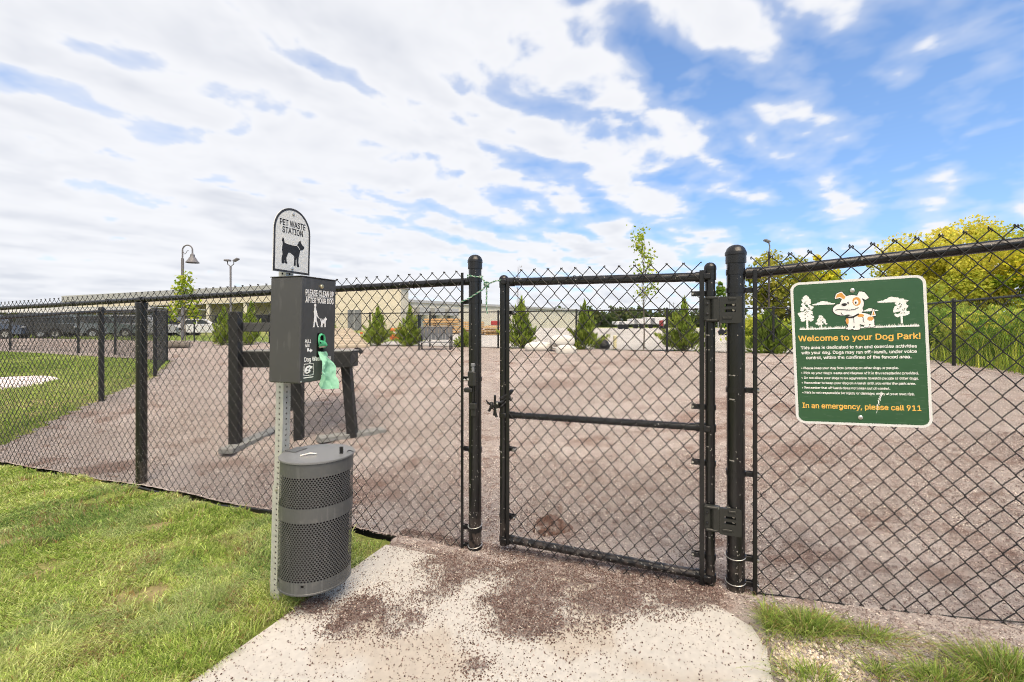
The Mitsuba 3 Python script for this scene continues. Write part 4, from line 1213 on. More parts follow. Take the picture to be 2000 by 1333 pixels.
# ------------------------------------------------------------------ agility deck of recycled lumber behind the fence
AG = thing('agility_ramp', 'dark lumber dog agility ramp with pale planked deck, behind the pet waste station', 'agility ramp')
PA = at(460, 875, 4.72); PBk = at(584, 850, 5.02); PC = at(677, 849, 5.02); PD = at(560, 860, 5.9)
za = ground_z(PA[0], PA[1])


def leg(p, top, w, nm='leg', tilt=0.0):
    z0 = ground_z(p[0], p[1])
    m = rbox((0, 0, 0), (w, w, top - z0 + .02), .006)
    v = m[0].copy(); v[:, 0] -= tilt * (v[:, 2] / (top - z0) - .5); v = v + np.array([p[0], p[1], (top + z0) / 2])
    return obj(nm, (v, m[1]), LUMBER, AG)


leg(PA, zed(611, 4.72), .098); leg(PBk, zed(690, 5.02), .088); leg(PC, zed(716, 5.02), .098, tilt=.07)
xa, xc = PA[0] + .05, at(699, 700, 5.0)[0]
zu = (zed(631, 4.72) + zed(648, 4.72)) / 2
obj('upper_beam', rbox(((xa - .06 + at(560, 640, 4.9)[0]) / 2, 4.822, zu), (at(560, 640, 4.9)[0] - xa + .06, .10, .095), .005), BEAM, AG)
obj('beam_end', rbox((PA[0] - .075, 4.80, zu - .01), (.05, .09, .09), .006), LUMBER, AG)
zl_ = (zed(686, 4.88) + zed(717, 4.88)) / 2
obj('lower_beam', rbox(((xa - .09 + xc) / 2, 4.89, zl_), (xc - xa + .09, .236, .165), .006), LUMBER, AG)
obj('beam_cap', rbox(((xa + xc) / 2, 4.90, zl_ + .0885), (xc - xa + .01, .25, .012), .003), LUMBER_TOP, AG)
for nm, p0, p1 in (('foot', at(440, 885, 4.5), at(545, 843, 5.5)), ('foot', np.array([PC[0] - .24, 4.84, 0]), np.array([PC[0] + .34, 5.28, 0]))):
    d_ = p1 - p0; L_ = np.hypot(d_[0], d_[1]); u_ = np.array([d_[0], d_[1], 0]) / L_
    cc = (p0 + p1) / 2; cc[2] = ground_z(cc[0], cc[1]) + .045
    obj(nm, rbox(cc, (L_, .15, .055), .006, np.stack([u_, np.cross(EZ, u_), EZ], 1)), LUMBER_TOP, AG)
# planked deck running back to the left and gently up
n_p = 12
da_ = np.array([-.42, .907, 0]); db_ = np.array([.907, .42, 0]); up_ = np.array([0, 0, .085])
D0 = np.array([at(722, 0, 5.05)[0] - .47, 5.03, zl_ + .115])
for k_ in range(n_p):
    c_ = D0 + (da_ + up_) * (k_ * .190 + .08)
    obj('deck_plank', rbox(c_, (.93, .135, .036), .004, np.stack([db_, da_, EZ], 1)), TAN, AG)
for sx in (.36, -.36):
    p0, p1 = D0 + db_ * sx - [0, 0, .055], D0 + db_ * sx + (da_ + up_) * (n_p * .190) - [0, 0, .055]
    obj('deck_bearer', tube([p0, p1], .033, 4), LUMBER, AG)
for sx in (-.36,):
    pp_ = D0 + db_ * sx + da_ * (n_p - 1.5) * .190
    z0 = ground_z(pp_[0], pp_[1]); zt_ = pp_[2] + .085 * (n_p - 1.5) * .19 - .08
    obj('leg', rbox((pp_[0], pp_[1], (z0 + zt_) / 2), (.10, .10, zt_ - z0), .005), LUMBER, AG)

# ------------------------------------------------------------------ foliage builders
def leaf_cards(C, size, rng_, updir=0.0, long=1.6, axis=None):
    """Rhombus leaves at the centres C, folded along the middle."""
    n = len(C)
    d = rng_.normal(size=(n, 3))
    if axis is not None:
        d = d * 0.45 + axis
    d[:, 2] += updir
    d /= np.linalg.norm(d, axis=1, keepdims=True)
    s = np.cross(d, rng_.normal(size=(n, 3))); s /= np.linalg.norm(s, axis=1, keepdims=True)
    sz = (size * rng_.uniform(.65, 1.35, n))[:, None]
    v = np.stack([C - d * sz * long / 2, C + s * sz * .5 - d * sz * .1, C + d * sz * long / 2, C - s * sz * .5 - d * sz * .1], 1).reshape(-1, 3)
    k = np.arange(n)[:, None] * 4
    f = np.vstack([k + [0, 1, 2], k + [0, 2, 3]])
    return v, f


def tint(n, cols, rng_, clump=None, jit=.16):
    cols = np.asarray(cols, float)
    w = rng_.random(n) if clump is None else np.clip(clump + rng_.normal(0, .16, n), 0, .9999)
    x = w * (len(cols) - 1)
    i = np.floor(x).astype(int); t = (x - i)[:, None]
    c = cols[i] * (1 - t) + cols[np.minimum(i + 1, len(cols) - 1)] * t
    return np.clip(c * np.exp(rng_.normal(0, jit, (n, 1))), 0, 1)


def rep4(c):
    return np.repeat(c, 4, axis=0)


def branches(base, tips, r0, rng_, sides=5):
    out = []
    for t in tips:
        mid = (base + t) / 2 + rng_.normal(0, .04, 3) * np.linalg.norm(t - base)
        s = np.linspace(0, 1, 5)[:, None]
        p = (1 - s) ** 2 * base + 2 * s * (1 - s) * mid + s ** 2 * t
        out.append(tube(p, np.linspace(r0, r0 * .25, 5), sides))
    return cat(*out)


def on_ground(px, d):
    x = (px - 1000) / F * d
    return np.array([x, d, ground_z(x, d)])


GREENS = [(0.051, 0.109, 0.017), (0.094, 0.189, 0.026), (0.174, 0.290, 0.043), (0.290, 0.392, 0.072)]
YELLOWS = [(0.145, 0.189, 0.017), (0.319, 0.348, 0.029), (0.522, 0.478, 0.036), (0.667, 0.551, 0.043)]


def conifer(px, d, top_py, half_px, label, seed, n=2600, cols=((.09, .15, .028), (.16, .24, .04), (.26, .35, .06), (.38, .44, .10)), spire=.22):
    r = np.random.default_rng(seed)
    b = on_ground(px, d); h = zed(top_py, d) - b[2]; R0 = half_px / F * d
    k = thing('conifer_shrub', label, 'shrub', 'young conifers along the back fence')
    nb = 46
    ang, lev = r.uniform(0, 2 * np.pi, nb), r.beta(1.1, 1.6, nb) * .80 + .02
    side_ = r.uniform(0, 2 * np.pi)
    rad = R0 * np.minimum(1, np.maximum(1 - lev / .74, 0) ** r.uniform(.55, .95) * 1.12 + .09) * r.uniform(.40, 1.30, nb) * (1 + .22 * np.cos(ang - side_))
    tips = np.stack([b[0] + rad * np.cos(ang), b[1] + rad * np.sin(ang), b[2] + h * np.clip(lev + .10, 0, .93)], 1)
    tips = np.vstack([tips, np.column_stack([b[0] + r.normal(0, .015 * h, 8), b[1] + r.normal(0, .015 * h, 8), b[2] + h * np.linspace(.72, 1.0, 8)])])
    root = np.stack([tips[:, 0] * .25 + b[0] * .75, tips[:, 1] * .25 + b[1] * .75, b[2] + (tips[:, 2] - b[2]) * .55], 1)
    C, ax = [], []
    for t, q in zip(tips, root):
        m = n // len(tips)
        s = r.uniform(.15, 1.05, m)[:, None]
        sp = R0 * .17 * (1.15 - s)
        C.append(q + (t - q) * s + r.normal(0, 1, (m, 3)) * sp); ax.append(np.tile((t - q) / (np.linalg.norm(t - q) + 1e-6) + [0, 0, .5], (m, 1)))
    C, ax = np.vstack(C), np.vstack(ax)
    C[:, 2] = np.maximum(C[:, 2], b[2] + .03)
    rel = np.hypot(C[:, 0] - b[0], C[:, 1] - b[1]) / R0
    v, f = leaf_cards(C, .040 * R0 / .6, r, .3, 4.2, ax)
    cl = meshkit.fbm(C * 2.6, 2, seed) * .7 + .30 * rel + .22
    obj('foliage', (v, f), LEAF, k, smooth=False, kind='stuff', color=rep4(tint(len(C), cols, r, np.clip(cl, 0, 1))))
    obj('stem', branches(b, list(tips[::3]), .022, r), BARK, k, smooth=True)


conifer(436, 21.0, 596, 24, 'slim pale conifer shrub by the far fence, left of the dark ramp post', 1)
conifer(490, 21.5, 590, 26, 'conifer shrub by the far fence, seen above the dark upper beam of the ramp', 2)
conifer(738, 20.0, 598, 30, 'bushy conifer with a thin tip, right of the orange barrels by the back fence', 3)
conifer(801, 19.6, 597, 30, 'dark bushy conifer just left of the grey bench by the back fence', 4)
conifer(906, 18.6, 643, 24, 'low conifer shrub half hidden behind the left gate post', 5, 1500)
conifer(1018, 17.7, 581, 36, 'tall conifer left of the white boulders, seen through the gate', 6)
conifer(1141, 16.9, 590, 36, 'conifer right behind the white boulders, seen through the gate', 7)
conifer(1336, 15.6, 583, 40, 'large conifer at the right edge of the gate mesh', 8)
conifer(1502, 14.6, 606, 52, 'dark green conifer bush between the hinge post and the green sign', 9, 3000, ((.06, .11, .022), (.11, .18, .034), (.18, .27, .045), (.27, .34, .07)))
conifer(652, 20.5, 622, 14, 'small conifer peeking out at the right edge of the bag box', 10, 1200)


def sapling(px, d, top_py, half_px, label, seed, n, lsize, cols, bare=.32, lean=0.0, stems=3):
    r = np.random.default_rng(seed)
    b = on_ground(px, d); h = zed(top_py, d) - b[2]; R0 = half_px / F * d
    k = thing('young_tree', label, 'tree')
    tips = []
    for j in range(16):
        f = bare + (1 - bare) * (j + 1) / 16
        rr = R0 * (1.15 - f) ** .7 * r.uniform(.35, 1.1); a = r.uniform(0, 2 * np.pi)
        tips.append(np.array([b[0] + lean * f + rr * np.cos(a), b[1] + rr * np.sin(a) * .8, b[2] + h * min(1, f + .02)]))
    trunk = tube(np.stack([b + np.array([lean * s_, 0, h * s_]) + np.array([.02 * math.sin(s_ * 9) * h * .3, 0, 0]) for s_ in np.linspace(0, .97, 9)]), np.linspace(.030, .006, 9), 7)
    obj('trunk', trunk, BARK, k, smooth=True)
    obj('branch_work', cat(*[branches(b + np.array([lean * f_, 0, h * f_]), [t], .010, r, 4) for t, f_ in zip(tips, np.linspace(bare * .75, .85, 16))]), BARK, k, smooth=True)
    C = np.vstack([t + r.normal(0, 1, (n // 16, 3)) * np.array([R0 * .21, R0 * .21, h * .042]) for t in tips])
    v, f = leaf_cards(C, lsize, r, 0, 1.25)
    obj('leaves', (v, f), LEAF, k, kind='stuff', color=rep4(tint(len(C), cols, r)))


LIME = [(0.145, 0.246, 0.029), (0.290, 0.406, 0.043), (0.435, 0.522, 0.058), (0.551, 0.522, 0.072)]
sapling(361, 20.2, 543, 26, 'young tree with yellow-green leaves in front of the gooseneck lamp post', 21, 620, .11, LIME, .36)
sapling(1257, 16.6, 458, 34, 'thin young tree rising above the gate top rail', 22, 520, .085, LIME, .42)
sapling(1012, 40, 518, 14, 'bare thin sapling far beyond the gate', 23, 30, .10, [(.2, .12, .08), (.25, .18, .1)], .5)


BUSHY0 = [(.12, .18, .03), (.24, .32, .05), (.36, .43, .07), (.48, .50, .10)]


def big_tree(px, d, top_py, half_px, base_frac, label, seed, n, lsize, cols, group=None, name='tree', squash=1.0, shape=1.0):
    r = np.random.default_rng(seed)
    b = on_ground(px, d); h = zed(top_py, d) - b[2]; R0 = half_px / F * d
    k = thing(name, label, 'tree', group)
    lo = h * base_frac; cz = b[2] + (lo + h) / 2; rz_ = (h - lo) / 2
    nb = 46
    u = r.normal(size=(nb, 3)); u /= np.linalg.norm(u, axis=1, keepdims=True)
    blobs = np.array([b[0], b[1], cz]) + u * np.array([R0, R0 * squash, rz_]) * (r.random((nb, 1)) ** .45) * .80
    rad = r.uniform(.13, .36, nb) * min(R0, rz_ * 1.3)
    m = n // nb
    C, cl = [], []
    for bl_, q in zip(blobs, rad):
        w = r.normal(size=(m, 3)); w /= np.linalg.norm(w, axis=1, keepdims=True)
        C.append(bl_ + w * q * (r.random((m, 1)) ** .4) * np.array([1.1, 1.1, .8])); cl.append(np.full(m, r.random()))
    C, cl = np.vstack(C), np.concatenate(cl)
    z0_, z1_ = np.quantile(C[:, 2], [.002, .9985])
    C[:, 2] = b[2] + lo + (C[:, 2] - z0_) * ((h - lo) / (z1_ - z0_))
    hw_ = np.quantile(np.abs(C[:, 0] - b[0]), .99)
    C[:, :2] = b[:2] + (C[:, :2] - b[:2]) * (R0 / hw_)
    blobs = np.column_stack([b[:2] + (blobs[:, :2] - b[:2]) * (R0 / hw_), b[2] + lo + (blobs[:, 2] - z0_) * ((h - lo) / (z1_ - z0_))])
    C[:, 2] = np.maximum(C[:, 2], b[2] + .05)
    v, f = leaf_cards(C, lsize, r, 0, 1.4)
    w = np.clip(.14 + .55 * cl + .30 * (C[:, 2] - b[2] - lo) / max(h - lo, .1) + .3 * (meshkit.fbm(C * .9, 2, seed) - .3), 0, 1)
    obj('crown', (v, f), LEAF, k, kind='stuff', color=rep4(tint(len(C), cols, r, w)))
    top = np.array([b[0] + r.normal(0, .1), b[1], b[2] + h * .8])
    obj('trunk', cat(tube(np.stack([b - [0, 0, .2], b + (top - b) * .35, top]), [.018 * h + .03, .014 * h + .02, .01], 9), branches(b + (top - b) * .3, list(blobs[::2]), .008 * h + .01, r)), BARK, k, smooth=True)


MIX = [(0.133, 0.208, 0.030), (0.282, 0.395, 0.042), (0.546, 0.566, 0.056), (0.792, 0.679, 0.066)]
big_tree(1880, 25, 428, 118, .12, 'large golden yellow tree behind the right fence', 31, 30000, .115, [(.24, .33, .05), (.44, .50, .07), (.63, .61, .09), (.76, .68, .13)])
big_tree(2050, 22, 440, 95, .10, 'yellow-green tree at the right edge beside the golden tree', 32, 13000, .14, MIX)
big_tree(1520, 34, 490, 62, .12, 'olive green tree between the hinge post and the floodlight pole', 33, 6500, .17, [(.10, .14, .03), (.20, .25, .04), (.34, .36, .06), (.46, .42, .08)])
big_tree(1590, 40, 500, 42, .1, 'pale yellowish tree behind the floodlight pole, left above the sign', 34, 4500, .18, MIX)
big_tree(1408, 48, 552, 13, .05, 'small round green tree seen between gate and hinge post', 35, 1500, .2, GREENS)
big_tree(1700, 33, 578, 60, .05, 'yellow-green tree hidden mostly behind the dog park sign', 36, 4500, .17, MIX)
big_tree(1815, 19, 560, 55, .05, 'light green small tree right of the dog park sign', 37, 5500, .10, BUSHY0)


def bush(px, d, top_py, half_px, label, seed, n, lsize, cols, depth_r=.8, grp='bushes behind the right side fence', long=2.6, up=.9):
    r = np.random.default_rng(seed)
    b = on_ground(px, d); h = zed(top_py, d) - b[2]; R0 = half_px / F * d
    nb = 22
    bl_ = np.column_stack([b[0] + R0 * r.uniform(-.8, .8, nb), b[1] + R0 * depth_r * r.uniform(-.8, .8, nb), b[2] + h * r.uniform(.12, .78, nb)])
    m = n // nb
    C = np.vstack([q + r.normal(0, 1, (m, 3)) * np.array([R0 * .22, R0 * .22, h * .16]) for q in bl_])
    C[:, 2] = np.clip(C[:, 2], b[2] + .02, b[2] + h * 1.05)
    v, f = leaf_cards(C, lsize, r, up, long)
    k = thing('bush', label, 'bush', grp)
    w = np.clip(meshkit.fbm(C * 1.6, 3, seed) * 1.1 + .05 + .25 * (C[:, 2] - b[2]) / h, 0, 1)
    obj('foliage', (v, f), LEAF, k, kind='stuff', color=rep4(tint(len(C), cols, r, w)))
    obj('stem', branches(b - [0, 0, .05], list(bl_[::3]), .02, r, 4), BARK, k, smooth=True)


BUSHC = [(0.056, 0.122, 0.018), (0.113, 0.226, 0.030), (0.208, 0.339, 0.047), (0.358, 0.452, 0.075)]
BUSHY = [(0.113, 0.189, 0.026), (0.246, 0.358, 0.042), (0.415, 0.510, 0.066), (0.621, 0.621, 0.113)]
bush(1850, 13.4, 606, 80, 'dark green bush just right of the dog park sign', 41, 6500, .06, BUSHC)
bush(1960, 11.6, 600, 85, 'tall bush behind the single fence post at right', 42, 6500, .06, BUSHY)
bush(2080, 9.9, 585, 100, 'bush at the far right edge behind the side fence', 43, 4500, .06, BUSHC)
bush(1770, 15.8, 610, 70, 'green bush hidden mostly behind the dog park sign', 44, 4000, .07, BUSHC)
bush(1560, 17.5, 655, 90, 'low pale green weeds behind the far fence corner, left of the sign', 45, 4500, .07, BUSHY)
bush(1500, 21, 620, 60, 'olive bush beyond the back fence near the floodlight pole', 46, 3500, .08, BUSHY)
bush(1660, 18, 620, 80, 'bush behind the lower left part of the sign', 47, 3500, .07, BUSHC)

# tall grass outside the right side fence and low weeds along its foot
r = np.random.default_rng(51)
n = 9000
t_, q_ = r.uniform(5.25, 9.5, n), r.uniform(1.5, 16.2, n)
P = W(t_, q_); P[:, 2] = ground_z(P[:, 0], P[:, 1])
hh = r.uniform(.35, 1.0, n) * (.6 + .7 * meshkit.fbm(P * .8, 2, 5))
hh = np.where(t_ < 5.7, hh * .5, hh)
ln = r.normal(0, .16, (n, 2)) * hh[:, None]
wd = r.uniform(.006, .013, n); an = r.uniform(0, np.pi, n)
sd = np.column_stack([np.cos(an) * wd, np.sin(an) * wd, 0 * wd])
mid_ = P + np.column_stack([ln * .35, hh * .6]); tip = P + np.column_stack([ln, hh])
v = np.stack([P - sd, P + sd, mid_ + sd * .8, mid_ - sd * .8, tip], 1).reshape(-1, 3)
k = np.arange(n)[:, None] * 5
f = np.vstack([k + [0, 1, 2], k + [0, 2, 3], k + [3, 2, 4]])
single('tall_grass', (v, f), BLADE, 'tall uncut grass outside the right side fence', 'grass', kind='stuff', color=np.repeat(tint(n, BUSHY, r), 5, axis=0))

# far belt of trees along the horizon
ORD = ['first', 'second', 'third', 'fourth', 'fifth', 'sixth', 'seventh', 'eighth', 'ninth', 'tenth', 'eleventh', 'twelfth', 'thirteenth', 'fourteenth']
FARC = [(.045, .075, .03), (.07, .11, .04), (.10, .14, .05), (.15, .17, .06)]
for i_, (px, tp_) in enumerate(((1030, 608), (1060, 606), (1085, 602), (1112, 604), (1150, 601), (1180, 600), (1212, 603), (1240, 601), (1268, 607), (1296, 604), (1330, 606), (1362, 605), (1395, 600), (1430, 603))):
    big_tree(px, 150 + 12 * (i_ % 4), tp_ - 1, 26, -.25, f'distant dark green tree in the belt on the horizon, {ORD[i_]} from the left', 200 + i_, 1100, .8, FARC, 'trees along the horizon', 'distant_tree')
for i_, px in enumerate((-30, 30, 85, 140, 190, 245)):
    big_tree(px, 62, 604 + 3 * (i_ % 3), 36, .0, f'distant low tree behind the parked vehicles at left, {ORD[i_]} from the left', 230 + i_, 1100, .32, [(.05, .085, .02), (.10, .15, .03), (.19, .21, .04), (.30, .22, .05)], 'trees behind the parked vehicles', 'distant_tree')

# ------------------------------------------------------------------ buildings
def wall_box(parent, name, a, b, z0, z1, thick, m, back):
    """An upright slab from plan point a to b, thickness going back."""
    a, b = np.asarray(a, float), np.asarray(b, float)
    e = (b - a) / np.linalg.norm(b - a); nb_ = np.array([-e[1], e[0]]) * back
    c = (a + b) / 2 + nb_ * thick / 2
    R = np.array([[e[0], nb_[0], 0], [e[1], nb_[1], 0], [0, 0, 1]])
    return obj(name, mb_box((c[0], c[1], (z0 + z1) / 2), (np.linalg.norm(b - a), thick, z1 - z0), R), m, parent)


def pp(px, d):
    return np.array([(px - 1000) / F * d, d])


BB = thing('long_building', 'long low beige building with grey roof edge and dark openings, behind the back fence', 'building')
dA, dB, dC = 86.0, 62.0, 56.0
A_, B_, C_ = pp(120, dA), pp(560, dB), pp(783, dC)
e_ = (B_ - A_) / np.linalg.norm(B_ - A_); n_ = np.array([-e_[1], e_[0]])
zeave = CZ + 5.0
zf0, zf1 = CZ + 3.9, CZ + 5.75
wall_box(BB, 'wall', A_ + n_ * 6, B_ + n_ * 6, .4, zf0 - .05, .4, BEIGE, 1)
for k_ in range(7):
    a0 = A_ + (B_ - A_) * (k_ + .18) / 7 + n_ * 5.9
    a1 = A_ + (B_ - A_) * (k_ + .70) / 7 + n_ * 5.9
    z_b, z_t = (.9, 3.0)
    w_ = wall_box(BB, 'window', a0, a1, z_b, z_t, .08, DARKWIN, -1)
    wall_box(w_, 'frame', a0 + e_ * .0, a0 + e_ * .25, z_b, z_t, .14, MIDGREY, -1)
    wall_box(w_, 'frame', (a0 + a1) / 2 - e_ * .12, (a0 + a1) / 2 + e_ * .12, z_b, z_t, .14, MIDGREY, -1)
wall_box(BB, 'fascia', A_, B_, zf0 + .75, zf1, .3, FASCIA, 1)
wall_box(BB, 'soffit_beam', A_ + n_ * .1, B_ + n_ * .1, zf0 - .45, zf0 + .75, .25, BEIGE, 1)
rf = obj('roof', cat(mb_box(((A_ + B_)[0] / 2 + n_[0] * 7, (A_ + B_)[1] / 2 + n_[1] * 7, zf1 - .1), (np.linalg.norm(B_ - A_), 13.6, .25), np.array([[e_[0], n_[0], 0], [e_[1], n_[1], 0], [0, 0, 1]]))), FASCIA, BB)
for k_ in range(8):
    p_ = A_ + (B_ - A_) * (k_ + .05) / 7.1 + n_ * .5
    obj('column', mb_box((p_[0], p_[1], zf0 / 2), (.5, .5, zf0 - .2)), BEIGE2, BB)
# the taller nearer block with a plain wall, then the long low wing
HB = thing('beige_hall', 'plain beige hall with a grey double door, at the end of the long building', 'building')
zt_h = zed(563, 56)
B2 = pp(628, 57.5)
wall_box(HB, 'wall', B2, C_, .2, zt_h, 2.5, BEIGE, 1)
e2 = (C_ - B2) / np.linalg.norm(C_ - B2); n2 = np.array([-e2[1], e2[0]])
wall_box(HB, 'coping', B2 - e2 * .2 - n2 * .1, C_ + e2 * .2 - n2 * .1, zt_h, zt_h + .3, 2.7, FASCIA, 1)
d0 = B2 + (C_ - B2) * ((681 - 628) / 155); d1 = B2 + (C_ - B2) * ((707 - 628) / 155)
dr_ = wall_box(HB, 'door', d0 - n2 * .0, d1 - n2 * .0, .2, zed(606, 57), .12, MIDGREY, -1)
wall_box(dr_, 'frame', (d0 + d1) / 2 - e2 * .05, (d0 + d1) / 2 + e2 * .05, .2, zed(606, 57), .18, FASCIA, -1)
WB = thing('low_building', 'long low pale beige building behind the lumber stacks, falling away to the right', 'building')
W0, W1 = pp(784, 60), pp(1130, 96)
e3 = (W1 - W0) / np.linalg.norm(W1 - W0); n3 = np.array([-e3[1], e3[0]])
zw = zed(590, 60)
wall_box(WB, 'wall', W0, W1, 0, zw, 12, BEIGE2, 1)
wall_box(WB, 'roof_edge', W0 - n3 * .3, W1 - n3 * .3 + e3, zw, zw + .35, 12.6, FASCIA, 1)
for f0, f1 in ((.045, .085), (.105, .145), (.165, .205)):
    dd = wall_box(WB, 'dock_canopy', W0 + (W1 - W0) * f0 - n3 * .0, W0 + (W1 - W0) * f1, zed(610, 62) - .4, zed(606, 62) + .35, 1.2, FASCIA, -1)
    wall_box(WB, 'loading_door', W0 + (W1 - W0) * (f0 + .015) - n3 * .0, W0 + (W1 - W0) * (f1 - .015), .3, zed(612, 62), .1, DARKWIN, -1)

# ------------------------------------------------------------------ lamps
LG = thing('gooseneck_lamp', 'gooseneck street lamp with a bell shade at left', 'street lamp')
dl = 27.0
b = on_ground(356.5, dl); zt0 = zed(505, dl)
obj('pole', tube([b, [b[0], b[1], zt0]], .075, 12), LAMPGREY, LG, smooth=40)
a = np.linspace(np.pi, 0, 22); rA = 9.7 / F * dl
ctr = np.array([b[0] + rA, b[1], zed(489, dl)])
arc = np.column_stack([ctr[0] + rA * np.cos(a), 0 * a + b[1], ctr[2] + rA * np.sin(a)])
obj('arm', tube(np.vstack([[b[0], b[1], zt0 - .3], [b[0], b[1], zed(495, dl)], arc, [ctr[0] + rA, b[1], zed(497, dl)]]), .040, 8), LAMPGREY, LG, smooth=40)
obj('scroll', tube(np.column_stack([b[0] + .05 + .9 * rA * np.linspace(0, 1.6, 16) * .75, 0 * np.linspace(0, 1, 16) + b[1], zed(492, dl) - .18 * np.sin(np.linspace(0, 5, 16)) * np.linspace(1, .3, 16)]), .015, 5), LAMPGREY, LG, smooth=True)
rs_ = 11.5 / F * dl
sh0 = zed(514, dl)
obj('shade', lathe([(rs_ * 1.0, 0), (rs_ * 1.03, .03), (rs_ * .72, .16), (rs_ * .52, .30), (rs_ * .36, .36), (rs_ * .34, .50), (rs_ * .16, .53), (.045, .60)], (ctr[0] + rA, b[1], sh0), 20), LAMPGREY, LG, smooth=40)
TL_ = thing('twin_floodlight', 'grey pole with two floodlight heads on curved arms at left', 'floodlight pole')
dl = 30.0
b = on_ground(450.5, dl); zt0 = zed(520, dl)
obj('pole', tube([b, [b[0], b[1], zt0]], .062, 10), LAMPGREY, TL_, smooth=40)
for s_, nm in ((-1, 0), (1, 1)):
    p = [[b[0], b[1], zt0 - .05], [b[0] + s_ * .12, b[1], zt0 + .06], [b[0] + s_ * .20, b[1], zt0 + .12], [b[0] + s_ * .21, b[1], zed(511, dl)]]
    obj('arm', tube(dense(p, 10), .028, 6), LAMPGREY, TL_, smooth=True)
    ay = 0 if s_ < 0 else .55
    R = np.array([[math.cos(ay), 0, -math.sin(ay)], [0, 1, 0], [math.sin(ay), 0, math.cos(ay)]])
    obj('lamp_head', rbox((b[0] + s_ * (.21 if s_ < 0 else .36), b[1], zed(509 if s_ < 0 else 508, dl)), (.36, .3, .12), .03, R), LAMPGREY, TL_, smooth=25)
FL = thing('floodlight', 'dark floodlight on a slim pole above the right fence', 'floodlight pole')
dl = 26.0
b = on_ground(1502, dl)
obj('pole', tube([b, [b[0], b[1], zed(492, dl)]], .055, 10), mat('brown_pole', principled((.055, .045, .042), .6)), FL, smooth=40)
p = [[b[0], b[1], zed(492, dl)], [b[0] + .05, b[1], zed(482, dl)], [b[0] - .02, b[1], zed(474, dl)]]
obj('arm', tube(dense(p, 8), .035, 6), MIDGREY, FL, smooth=True)
obj('lamp_head', rbox((b[0] - .12, b[1], zed(471, dl)), (.34, .26, .12), .03, np.array([[.92, 0, .39], [0, 1, 0], [-.39, 0, .92]])), MIDGREY, FL, smooth=25)
SL_ = thing('street_lamp', 'thin distant lamp post seen between gate and hinge post', 'street lamp')
b = on_ground(1403, 60)
obj('pole', tube([b, [b[0], b[1], zed(553, 60)]], .09, 8), MIDGREY, SL_, smooth=40)
obj('lamp_head', rbox((b[0] - .25, b[1], zed(553, 60)), (.9, .3, .14), .03), MIDGREY, SL_)
for i_, px in enumerate((1308, 1316, 1324, 1336, 1366)):
    b = on_ground(px, 240)
    k = thing('utility_pole', f'hair-thin distant pole on the horizon above the back fence, {ORD[i_]} from the left', 'pole', 'distant poles on the horizon')
    obj('pole', tube([b, [b[0], b[1], zed(588 + 3 * (i_ % 3), 240)]], .13, 6), MIDGREY, k)
    obj('cross_arm', mb_box((b[0], b[1], zed(591 + 3 * (i_ % 3), 240)), (1.4, .15, .15)), MIDGREY, k)

# ------------------------------------------------------------------ things beyond the back fence
# white boulders
r = np.random.default_rng(61)
for (px, d, hw_, y0, y1, lb) in ((1052, 16.4, 27, 668, 690, 'low wide white boulder at the left of the boulder heap'), (1098, 16.0, 24, 655, 679, 'rounded white boulder on top of the heap behind the gate mesh'), (1106, 15.2, 21, 674, 697, 'round white boulder at the front right of the heap')):
    m = trimesh.creation.icosphere(3)
    v = np.array(m.vertices)
    v = np.sign(v) * np.abs(v) ** .8
    v *= 1 + .16 * (meshkit.fbm(v * 1.3 + px, 3, 5) - .5)[:, None]
    x0 = (px - 1000) / F * d
    v = v * np.array([hw_ / F * d, hw_ / F * d * .8, (y1 - y0) / 2 / F * d]) + np.array([x0, d, zed((y0 + y1) / 2, d)])
    single('white_boulder', (v, np.array(m.faces)), ROCK, lb, 'boulder', 'white boulders by the back fence', smooth=True)
# cream bollards
for px, lb in ((1184, 'cream bollard, left one of the pair behind the gate'), (1201, 'cream bollard, right one of the pair behind the gate')):
    b = on_ground(px, 17.6 if px < 1190 else 16.9)
    h_ = zed(657 if px < 1190 else 655, b[1]) - b[2]
    k = thing('bollard', lb, 'bollard', 'cream bollards')
    obj('pipe', lathe([(.065, -.1), (.065, h_ - .03), (.045, h_ - .008), (.001, h_)], b, 14), CREAM, k, smooth=40)
    obj('foot_collar', lathe([(.08, 0), (.08, .03), (.066, .04)], b, 14), MIDGREY, k, smooth=40)
# bench
BE = thing('park_bench', 'grey metal bench with a broad back, in front of the back fence', 'bench')
db = 17.6
x0, x1 = at(822, 0, db)[0], at(884, 0, db)[0]
gz0 = float(ground_z((x0 + x1) / 2, db))
for k_ in range(9):
    xx = x0 + (x1 - x0) * (k_ + .5) / 9
    obj('back_slat', rbox((xx, db + .02 * 0, zed(651, db)), ((x1 - x0) / 9 * .9, .03, (668 - 641) / F * db), .006, np.array([[1, 0, 0], [0, .97, -.24], [0, .24, .97]])), MIDGREY, BE)
obj('back_rail', tube([[x0 - .05, db + .06, zed(640, db)], [x1 + .05, db + .06, zed(640, db)]], .03, 8), BLACK_PLAIN, BE, smooth=40)
for k_ in range(4):
    obj('seat_slat', rbox(((x0 + x1) / 2, db - .10 - k_ * .115, zed(668.5, db)), (x1 - x0, .095, .03), .005), MIDGREY, BE)
for xx in (x0 + .03, x1 - .03):
    obj('leg', cat(tube([[xx, db + .05, gz0], [xx, db, zed(668, db)], [xx, db + .06, zed(640, db)]], .028, 8), tube([[xx, db - .50, gz0], [xx, db - .50, zed(668, db)], [xx, db - .02, zed(668, db)]], .028, 8)), BLACK_PLAIN, BE, smooth=40)
    obj('armrest', tube([[xx, db - .50, zed(668, db)], [xx, db - .52, zed(658, db)], [xx, db + .02, zed(656, db)]], .02, 8), BLACK_PLAIN, BE, smooth=40)
